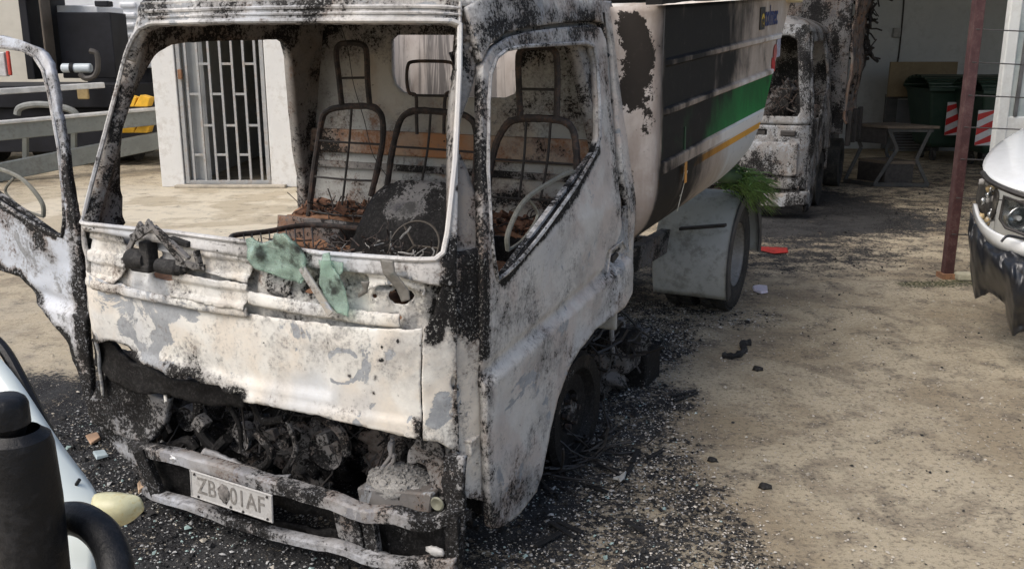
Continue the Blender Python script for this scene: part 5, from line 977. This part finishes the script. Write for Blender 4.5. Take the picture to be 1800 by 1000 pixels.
# round brown leaning piece in front of board
# ---- two wheeled bins
grn = simple('bin_green', (.018, .045, .030), .45, .2, 4, 0, .1, (.05, .05, .045), .4); red = simple('reflector_red', (.55, .03, .03), .35, .1, 10); wre = simple('reflector_white', (.62, .62, .62), .35, .1, 10)
def bin_(px, py, lab, sx, sy0, sy1):
    p = ground(px, py); b_ = thing('wheeled_bin', lab, 'bin', (p.x, p.y + .4, 0), 0, 'green wheeled bins'); ob = Vector(b_.location)
    V_ = []; 
    for z, w_, d_ in ((.22, .95, .60), (.30, 1.05, .70), (1.10, 1.30, .95), (1.16, 1.36, 1.0)): V_ += [(-w_ / 2, -d_ / 2, z), (w_ / 2, -d_ / 2, z), (w_ / 2, d_ / 2, z), (-w_ / 2, d_ / 2, z)]
    Fc = [(3, 2, 1, 0)] + [(i * 4 + j, i * 4 + (j + 1) % 4, (i + 1) * 4 + (j + 1) % 4, (i + 1) * 4 + j) for i in range(3) for j in range(4)]
    o = mesh('body', V_, Fc, grn, b_); m_ = o.modifiers.new('b', 'BEVEL'); m_.width = .04; m_.segments = 3; o.data.polygons.foreach_set('use_smooth', [False] * len(o.data.polygons))
    a = Acc(); n = 10
    for i in range(n):
        t0, t1 = math.pi * i / n, math.pi * (i + 1) / n
        q = [(x, -.52 * math.cos(t_), 1.17 + .20 * math.sin(t_)) for t_ in (t0, t1) for x in (-.69, .69)]; a.add(q, [(0, 1, 3, 2)])
    o = a.obj('lid', grn, b_, True); m_ = o.modifiers.new('t', 'SOLIDIFY'); m_.thickness = .03
    Acc().bar((-.7, -.54, 1.15), (.7, -.54, 1.15), .04, .06).obj('rim', grn, b_, bevel=.01)
    for x in (-.4, .4):
        for y in (-.22, .22): w_ = Acc().lathe([(-.025, .0), (-.025, .09), (.025, .09), (.025, 0)], (x, y, .095), 'X', 18).obj('wheel', MB['rubber'], b_, True); Acc().bar((x, y, .1), (x, y, .24), .07, .02, (0, 1, 0)).obj('fork', stl, w_)
    # warning stripes: red and white diagonals on a flat plate
    P0, P1 = at(sx, sy0, ob.y - .5), at(sx + 20, sy1, ob.y - .5); w_, h_ = P1.x - P0.x, P0.z - P1.z
    pl2 = Acc().box(((P0.x + P1.x) / 2 - ob.x, -.50, (P0.z + P1.z) / 2), (w_, .008, h_)).obj('warning_panel', wre, b_)
    n = 3; a = Acc(); x0, x1 = P0.x - ob.x, P1.x - ob.x; zb, zt = P1.z, P0.z; hs = h_ / 5; sk = hs * .55
    for k in range(n):
        z0 = zb + k * 2 * hs - sk * (k == 0) * 0
        q = [(x0, -.506, max(zb, min(zt, z0 - sk))), (x1, -.506, max(zb, min(zt, z0 + sk))), (x1, -.506, max(zb, min(zt, z0 + hs + sk))), (x0, -.506, max(zb, min(zt, z0 + hs - sk)))]
        q2 = [(x, -.502, z) for x, _, z in q]; a.add(q + q2, [(0, 1, 2, 3), (7, 6, 5, 4), (0, 4, 5, 1), (1, 5, 6, 2), (2, 6, 7, 3), (3, 7, 4, 0)])
    a.obj('warning_stripes', red, pl2)
    return b_
bin_(1690, 285, 'green wheeled bin left of the rust-red post, striped panel at its left end', 1666, 180, 238); bin_(1785, 298, 'green wheeled bin behind the rust-red post, nearer the glazed door', 1720, 194, 256)
# ---- red post with fence wires
pp = ground(1664, 488); po = thing('fence_post', 'rust-red square steel post with fence wires on its right side', 'post', (pp.x, pp.y, 0)); prm = simple('post_red', (.06, .022, .022), .55, .25, 12, 0, .4, (.16, .13, .11), .3)
tp = at(1728, -60, pp.y) - Vector((pp.x, pp.y, 0)); Acc().bar((0, 0, 0), (tp.x, 0, tp.z), .075, .075, (0, 1, 0)).obj('post_tube', prm, po, bevel=.006)
wr = simple('wire_dark', (.07, .065, .06), .5)
for i, (y0, y1) in enumerate([(52, 56), (110, 116), (168, 172), (224, 228), (280, 284), (348, 356), (412, 420)]):
    xl = 1722 - y0 * .118; p = at(xl, y0, pp.y - .04) - Vector((pp.x, pp.y, 0)); q = at(2100, y1 + 8, pp.y + .3) - Vector((pp.x, pp.y, 0)); Acc().tube([p, (p + q) / 2 - Vector((0, 0, .01)), q], .005, 5).obj('wire', wr, po)
Acc().box((.02, 0, .02), (.16, .12, .04)).obj('foot_plate', MB['rust'], po)
tag(recenter(Acc().box((0, 0, .03), (.13, .10, .06)).obj('stone_block', simple('block_beige', (.42, .40, .30), .9, .2, 10), None, M=None, bevel=.015)), 'small beige block on the ground at the foot of the red post', 'stone').location = ground(1694, 492)
# ---- glazed white door behind the car
yD = 7.55; pd = at(1742, 284, yD); gd = thing('glazed_door', 'white framed glazed door standing behind the damaged white car', 'door', (at(1860, 300, yD).x, yD, 0)); og = Vector(gd.location)
lx0, lx1 = at(1775, 0, yD), at(1745, 285, yD); zt = 3.2
wfm = simple('white_frame', (.66, .67, .64), .35, .05, 3, 0, .05, (.4, .38, .33), .3)
xl = lx1.x - og.x
k_ = (lx0.x - lx1.x) / (lx0.z - lx1.z)
Acc().bar((xl + .02 - k_ * lx1.z * .0, 0, 0), (xl + .02, 0, zt), .09, .07, (0, 1, 0)).obj('frame', wfm, gd, bevel=.01); Acc().bar((xl + 1.4, 0, 0), (xl + 1.4, 0, zt), .09, .07, (0, 1, 0)).obj('frame', wfm, gd, bevel=.01)
gz = at(1790, 205, yD).z; Acc().box((xl + .71, .0, gz / 2), (1.34, .05, gz)).obj('lower_panel', wfm, gd, bevel=.01); Acc().box((xl + .71, 0, zt - .05), (1.34, .06, .1)).obj('frame', wfm, gd, bevel=.01)
m_, t_, bs_ = newmat('door_glass'); tc_ = nd(t_, 'ShaderNodeTexCoord').outputs['Object']; n_ = noisen(t_, tc_, 3, 5, .6, .5); t_.links.new(mixc(t_, sstep(t_, n_, .4, .62), (.30, .35, .35), (.48, .52, .50)), bs_.inputs['Base Color']); bs_.inputs['Roughness'].default_value = .12
Acc().box((xl + .71, 0, (gz + zt - .1) / 2), (1.34, .012, zt - .1 - gz)).obj('glass_pane', m_, gd); Acc().bar((xl + .20, -.04, gz - .05), (xl + .36, -.04, gz - .05), .03, .03).obj('handle', wfm, gd, bevel=.008)
Acc().bar((xl + .12, -.02, gz), (xl + .16, -.02, zt - .1), .025, .02, (0, 1, 0)).obj('glazing_bar', simple('bar_dark', (.10, .10, .10), .5), gd)

# ================================================================ DAMAGED WHITE CAR (right edge)
cc = ground(1900, 600); carc = thing('white_car', 'white car at the right edge with broken bumper wrapped in black plastic', 'car', (3.85, 5.75, 0)); oc2 = Vector(carc.location)
def W(p, d): return at(p[0], p[1], d) - oc2
cw_ = simple('car_white', (.74, .76, .76), .25, .03, 2, 0, .03, (.5, .5, .47), .2, coat=.6)
def loft(name, rows, mat, par, smooth=True, thick=.006, sub=2):
    n = len(rows[0]); V_ = [v for r in rows for v in r]; Fc = [(i * n + j, i * n + j + 1, (i + 1) * n + j + 1, (i + 1) * n + j) for i in range(len(rows) - 1) for j in range(n - 1)]
    o = mesh(name, V_, Fc, mat, par, smooth); s = o.modifiers.new('sub', 'SUBSURF'); s.levels = sub; s.render_levels = sub; s = o.modifiers.new('thickness', 'SOLIDIFY'); s.thickness = thick; return o
# hood: front edge low, rising to the windscreen
loft('bonnet', [[W((1726, 300), 5.55), W((1745, 318), 5.35), W((1800, 340), 5.15), W((1900, 352), 5.0), W((2060, 350), 4.95)],
                [W((1727, 282), 5.7), W((1760, 292), 5.5), W((1800, 300), 5.35), W((1900, 310), 5.2), W((2060, 310), 5.15)],
                [W((1745, 258), 6.0), W((1780, 255), 5.9), W((1820, 252), 5.85), W((1900, 250), 5.8), W((2060, 250), 5.8)],
                [W((1775, 238), 6.4), W((1800, 228), 6.4), W((1840, 222), 6.4), W((1920, 215), 6.4), W((2080, 210), 6.4)],
                [W((1800, 225), 6.9), W((1830, 205), 6.9), W((1870, 195), 6.9), W((1950, 190), 6.9), W((2080, 188), 6.9)]], cw_, carc)
loft('bumper', [[W((1718, 350), 5.6), W((1722, 385), 5.4), W((1750, 410), 5.15), W((1800, 428), 5.0), W((1900, 445), 4.85), W((2060, 450), 4.8)],
                [W((1715, 368), 5.6), W((1722, 400), 5.38), W((1750, 428), 5.12), W((1800, 446), 4.97), W((1900, 465), 4.82), W((2060, 470), 4.78)],
                [W((1716, 378), 5.65), W((1730, 412), 5.42), W((1756, 438), 5.2), W((1800, 452), 5.05), W((1900, 470), 4.9), W((2060, 475), 4.85)]], cw_, carc, thick=.02)
m_, t_, bs_ = newmat('lamp_lens'); bs_.inputs['Base Color'].default_value = (.75, .77, .77, 1); bs_.inputs['Transmission Weight'].default_value = 1; bs_.inputs['Roughness'].default_value = .03; bs_.inputs['IOR'].default_value = 1.15
hlp = [(1765, 345), (1800, 358), (1850, 372), (1850, 420), (1800, 412), (1768, 400), (1758, 385)]
lampb = mesh('headlamp', [W(p, 5.22 - (p[0] - 1760) * .0022) for p in hlp] + [W(p, 5.32 - (p[0] - 1760) * .0022) for p in hlp], [tuple(range(7)), tuple(range(13, 6, -1))] + [(i, (i + 1) % 7, (i + 1) % 7 + 7, i + 7) for i in range(7)], m_, carc, bevel if False else False)
chm = simple('lamp_chrome', (.55, .56, .56), .18, .2, 20, .9)
mesh('reflector', [W(p, 5.36 - (p[0] - 1760) * .0022) for p in hlp] + [W(p, 5.42) for p in hlp], [tuple(range(7)), tuple(range(13, 6, -1))] + [(i, (i + 1) % 7, (i + 1) % 7 + 7, i + 7) for i in range(7)], chm, lampb)
loft('wing', [[W((1717, 352), 5.75), W((1722, 330), 5.72), W((1727, 308), 5.66)], [W((1722, 372), 5.62), W((1732, 345), 5.55), W((1740, 322), 5.5)], [W((1745, 398), 5.4), W((1752, 365), 5.36), W((1762, 336), 5.33)]], simple('broken_dark', (.05, .045, .04), .5, .5, 14, 0, .8, (.3, .28, .22), .4), carc, thick=.01)
Acc().tube([W(p, 5.20 - (p[0] - 1760) * .0022) for p in hlp], .009, 6, True).obj('lamp_rim', MB['rod'], lampb, True)
for px_, py_ in ((1790, 385), (1828, 396)): c_ = W((px_, py_), 5.22); Acc().lathe([(.09, 0), (.085, .03), (.05, .05), (.0, .058), (-.004, .062), (.0, .066), (.05, .064)], c_, 'Y', 22).obj('lamp_bowl', chm, lampb, True); Acc().lathe([(.0, 0), (.0, .014), (.06, .014)], c_, 'Y', 12).obj('bulb', simple('bulb_glass', (.7, .7, .68), .1), lampb, True)
Acc().tube(catmull([W((1727, 304), 5.52), W((1745, 322), 5.32), W((1800, 345), 5.12), W((1860, 356), 5.02)]), .016, 6).obj('bonnet_gap', MB['rod'], carc, True)
for i in range(22): blob('lamp_fragment', W((random.uniform(1724, 1752), random.uniform(318, 392)), 5.42 - .0), (.016, .012, .022), [chm, simple('amber_bits', (.45, .34, .18), .3), MB['ash']][i % 3], carc, .6, 9, 2, i)
blk = simple('black_plastic', (.016, .018, .023), .30, .3, 6, 0, .0, spec=.6)
def plastic(a, b): pass
rows = []
edge_top = [(1703, 372), (1712, 385), (1735, 420), (1765, 440), (1800, 452), (1860, 468), (1980, 480), (2100, 480)]
edge_bot = [(1700, 462), (1714, 527), (1738, 512), (1766, 530), (1777, 592), (1830, 570), (1960, 600), (2100, 600)]
dd = [5.65, 5.5, 5.28, 5.12, 5.0, 4.9, 4.8, 4.75]
NR, NCk = 26, 70; V_ = []
for i in range(NR):
    s_ = i / (NR - 1)
    for j in range(NCk):
        u_ = j / (NCk - 1) * 7; k = min(6, int(u_)); f_ = u_ - k
        L = lambda q: q[k] + (q[k + 1] - q[k]) * f_
        x = L([e[0] for e in edge_top]) * (1 - s_) + L([e[0] for e in edge_bot]) * s_; y = L([e[1] for e in edge_top]) * (1 - s_) + L([e[1] for e in edge_bot]) * s_
        d_ = L(dd) - .12 * math.sin(math.pi * min(1, s_ * 1.1)) + .10 * s_
        P_ = Vector(W((x, y), d_)); nv = noise.fractal(Vector((P_.x * 7, P_.z * 3, P_.y * 7)), 1, 2, 4); rid = abs(noise.noise(Vector((P_.x * 9 + P_.z * 4, P_.z * 3, 2))))
        V_.append(P_ + Vector((-.03 * nv, -.06 * nv - .07 * rid, .03 * nv)))
o = mesh('plastic_wrap', V_, [(i * NCk + j, i * NCk + j + 1, (i + 1) * NCk + j + 1, (i + 1) * NCk + j) for i in range(NR - 1) for j in range(NCk - 1)], blk, carc, True); s = o.modifiers.new('t', 'SOLIDIFY'); s.thickness = .003
Acc().tube(catmull([W(p, 5.0) for p in [(1760, 425), (1772, 415), (1800, 420), (1850, 430)]]), .008, 6).obj('strap', blk, carc, True)
Acc().lathe([(-.1, .18), (-.1, .31), (.1, .31), (.1, .18), (.04, .16), (.04, 0)], (.2, 1.0, .31), 'X', 30).obj('wheel', MB['rubber'], carc, True)
Acc().box((1.2, .9, .55), (1.9, 1.6, .5)).obj('engine_bay', MB['rod'], carc, bevel=.05)

# ================================================================ FOREGROUND VEHICLE (bottom left)
fg = thing('parked_van', 'white vehicle corner with black guard tube in the near left foreground', 'van', tuple(ground(20, 1300))); of_ = Vector(fg.location)
def Wf(p, d): return at(p[0], p[1], d) - of_
bkp = simple('black_guard', (.008, .0085, .010), .45, .3, 9, 0, .5, (.045, .045, .048), .45, spec=.3); mint = simple('van_white', (.62, .68, .66), .2, .03, 2, 0, 0, coat=.5)
# body wing: mint-white panel under a black seal
fgp = [(-60, 560), (0, 612), (45, 690), (90, 775), (125, 830), (160, 872), (178, 905), (190, 960), (190, 1080), (-60, 1080)]
loft('wing', [[Wf((-60, 575), 1.35), Wf((0, 622), 1.32), Wf((48, 700), 1.28), Wf((92, 785), 1.24), Wf((128, 838), 1.22), Wf((160, 885), 1.2)], [Wf((-60, 760), 1.25), Wf((0, 780), 1.22), Wf((40, 820), 1.2), Wf((80, 860), 1.18), Wf((118, 890), 1.17), Wf((170, 930), 1.16)], [Wf((-60, 1100), 1.15), Wf((0, 1100), 1.12), Wf((50, 1100), 1.1), Wf((90, 1100), 1.1), Wf((130, 1100), 1.1), Wf((180, 1100), 1.1)]], mint, fg, thick=.02)
Acc().tube(catmull([Wf(p, d) for p, d in [((-60, 560), 1.36), ((0, 606), 1.33), ((40, 672), 1.29), ((80, 752), 1.25), ((112, 805), 1.23), ((150, 862), 1.21)]]), .0085, 8).obj('window_seal', bkp, fg, True)
Acc().tube(catmull([Wf(p, 1.19) for p in [(96, 900), (120, 872), (140, 842)]]), .0025, 6).obj('panel_gap', bkp, fg, True)
# black cylindrical guard mount with cap
c0 = Wf((52, 1010), .98); k = .98 / F
def cyl(nm, prof_px, mat, cx_px=52):
    """profile in image pixels at the mount's distance: (height row, half width)"""
    pr = []
    for (yy, hw_) in prof_px: pr.append(((at(cx_px, yy, .98) - of_).z, hw_ * .98 / F / math.cos(PITCH)))
    cc_ = at(cx_px, 900, .98) - of_; o = Acc().lathe(pr, (cc_.x, cc_.y, 0), 'Z', 40).obj(nm, mat, fg, True); return o
cyl('guard_mount', [(1090, 58), (960, 62), (880, 64), (785, 61), (768, 57), (762, 48), (755, 40)], bkp, 48); cyl('mount_cap', [(765, 30), (750, 36), (745, 42), (712, 42), (703, 38), (697, 30), (696, 0)], bkp, 32)
ringp = [Wf(p, d) for p, d in [((40, 960), 1.06), ((80, 925), 1.05), ((125, 910), 1.04), ((165, 925), 1.02), ((192, 958), 1.0), ((205, 1010), .97), ((206, 1110), .93)]]
Acc().tube(catmull(ringp, 6), .0205, 14).obj('guard_tube', bkp, fg, True)
loft('indicator_lens', [[Wf((165, 880), 1.17), Wf((195, 877), 1.17), Wf((225, 882), 1.17), Wf((244, 884), 1.17)], [Wf((170, 893), 1.15), Wf((200, 892), 1.14), Wf((225, 893), 1.15), Wf((243, 886), 1.17)], [Wf((180, 915), 1.16), Wf((205, 914), 1.16), Wf((222, 908), 1.16), Wf((242, 888), 1.17)]], simple('lens_cream', (.62, .60, .38), .4, .1, 30, 0, .1, (.5, .35, .08), .5), fg, thick=.012)

# ================================================================ LOOSE THINGS AND DEBRIS
def debris(name, n, sampler, size, mat, flat=.4):
    a = []; f = []
    for _ in range(n):
        p = sampler()
        if p is None: continue
        s_ = size * math.exp(random.gauss(0, .5)); R_ = Matrix.Rotation(random.uniform(0, 6.28), 3, 'Z') @ Matrix.Rotation(random.gauss(0, .35), 3, 'X')
        k = len(a); pts = [Vector((math.cos(t_) * s_ * random.uniform(.5, 1.3), math.sin(t_) * s_ * random.uniform(.5, 1.1), 0)) for t_ in (0, 1.6, 3.1, 4.7)]
        z = p[2] + .003 + s_ * .2
        a += [tuple(R_ @ q + Vector((p[0], p[1], z))) for q in pts] + [tuple(R_ @ Vector((0, 0, s_ * flat)) + Vector((p[0], p[1], z)))] ; f += [(k, k + 1, k + 4), (k + 1, k + 2, k + 4), (k + 2, k + 3, k + 4), (k + 3, k, k + 4)]
    o = mesh(name, a, f, mat); o['kind'] = 'stuff'; return o
def ashat(x, y): 
    i = int(np.clip(np.searchsorted(gx, x), 0, len(gx) - 1)); j = int(np.clip(np.searchsorted(gy, y), 0, len(gy) - 1)); q = i * ny + j; return gb[q, 0], gco[q, 2]
def samp(pw, x0=-2.2, x1=2.6, y0=1.9, y1=6.5):
    def s():
        for _ in range(60):
            x, y = random.uniform(x0, x1), random.uniform(y0, y1); a_, z = ashat(x, y)
            if random.random() < pw(a_): return (x, y, z)
    return s
ashp = lambda a_: min(1, max(0, (a_ - .15) * 1.6)); mid = lambda a_: math.exp(-((a_ - .45) / .25) ** 2)
debris('pale_ash_flakes', 20000, samp(ashp), .0034, simple('flake_pale', (.36, .36, .35), .8, .3, 20)); debris('pale_ash_flakes', 14000, samp(mid), .0036, simple('flake_sand', (.52, .48, .42), .8, .3, 20)); debris('char_crumbs', 14000, samp(ashp), .0062, MB['char'], .7); debris('char_crumbs', 2500, samp(lambda a_: 1 if a_ < .4 else .2, -2.5, 4.5, 2.2, 8), .0042, MB['char'], .6)
debris('char_crumbs', 2500, samp(ashp, 2, 6, 7, 12), .006, MB['char'], .7); debris('stone_grit', 16000, samp(lambda a_: 1, -3, 4.2, 2.0, 7), .0032, simple('grit', (.46, .42, .35), .9, .3, 20), .6)
debris('glass_crumbs', 1500, samp(ashp), .005, simple('glass_bits', (.30, .40, .38), .2, .2, 20), .6)
def scrap(poly, z, label, mat, cat='scrap', h=.012, group=None):
    P_ = [ground(*p) for p in poly]; c = sum(P_, Vector()) / len(P_); n = len(P_)
    V_ = [tuple(p - c + Vector((0, 0, z))) for p in P_] + [tuple((p - c) * .9 + Vector((0, 0, z + h + .01 * noise.noise(p * 30)))) for p in P_]
    o = mesh('scrap', V_, [tuple(range(n - 1, -1, -1)), tuple(range(n, 2 * n))] + [(i, (i + 1) % n, (i + 1) % n + n, i + n) for i in range(n)], mat); o.location = c; tag(o, label, cat, group); o.modifiers.new('b', 'BEVEL').width = .002; return o
pal = simple('scrap_pale', (.50, .49, .45), .7, .2, 20, 0, .3, (.2, .2, .18), .4)
scrap([(1076, 850), (1088, 846), (1101, 838), (1098, 850), (1090, 860), (1086, 852)], .02, 'small pale torn scrap on black ash right of the closed door', pal)
scrap([(1030, 780), (1045, 775), (1056, 786), (1044, 798), (1036, 792)], .02, 'crumpled pale scrap beside the burnt front wheel', pal, h=.02)
scrap([(256, 866), (244, 872), (242, 860), (250, 850), (262, 852)], .01, 'tan flake of debris near the yellowed lens', simple('scrap_tan', (.42, .30, .20), .8), h=.02)
scrap([(163, 800), (185, 796), (192, 806), (170, 812)], .01, 'bluish scrap on the ash left of the bumper', simple('scrap_blue', (.40, .48, .50), .6))
scrap([(150, 770), (172, 764), (178, 776), (160, 786)], .01, 'brown scrap of cardboard left of the bumper', simple('scrap_brown', (.34, .22, .14), .8))
scrap([(1335, 437), (1384, 437), (1386, 446), (1360, 448), (1336, 442)], .01, 'flat red plastic strip on the ground behind the rear wheel', simple('red_plastic', (.34, .025, .02), .5, .4, 30), 'plastic strip', h=.005)
scrap([(1322, 508), (1334, 505), (1349, 508), (1350, 517), (1338, 519), (1324, 514)], .01, 'small crumpled white wrapper on the ground by the rear wheel', simple('wrapper_white', (.66, .64, .72), .5, .2, 40, 0, .2, (.35, .1, .2), .5), 'wrapper', h=.018)
crv = catmull([ground(1270, 628) + Vector((0, 0, .012)), ground(1290, 630) + Vector((0, 0, .016)), ground(1308, 620) + Vector((0, 0, .016)), ground(1304, 608) + Vector((0, 0, .016)), ground(1318, 606) + Vector((0, 0, .012))], 5)
o = recenter(Acc().tube(crv, .020, 7, jit=.35).obj('charred_strip', MB['char'], None, True)); tag(o, 'curled charred strip on the sandy ground', 'charred strip')
for (x, y, r_, lab) in [(1332, 651, .022, 'black charred lump on the sand below the curled strip'), (1252, 810, .016, 'small black lump on the sand in the lower right'), (1345, 858, .02, 'black lump on the sandy ground, lowest in the picture')]:
    p = ground(x, y); o = blob('char_lump', (0, 0, r_ * .5), (r_ * 1.3, r_, r_ * .7), MB['char'], None, .7, 9, 2); o.location = p; tag(o, lab, 'char lump')
a = Acc().tube([ground(1180, 700) + Vector((0, 0, .012)), ground(1222, 690) + Vector((0, 0, .012))], .007, 6).tube([ground(1184, 708) + Vector((0, 0, .012)), ground(1226, 694) + Vector((0, 0, .012))], .006, 6).obj('charred_rods', MB['char'], None, True); tag(recenter(a), 'two thin charred rods lying beside the ash patch', 'rods')
for i in range(14):
    x, y = random.uniform(880, 1150), random.uniform(780, 960); p = ground(x, y); o = Acc().bar((-.05 * random.uniform(.6, 1.6), 0, .012), (.06, .01, .02), .02, .008).obj('char_stick', MB['char'], None, bevel=.002); o.location = p; o.rotation_euler = (0, 0, random.uniform(0, 3)); tag(o, 'flat charred sliver lying in the ash right of the cab', 'char sliver', 'charred slivers in the ash')
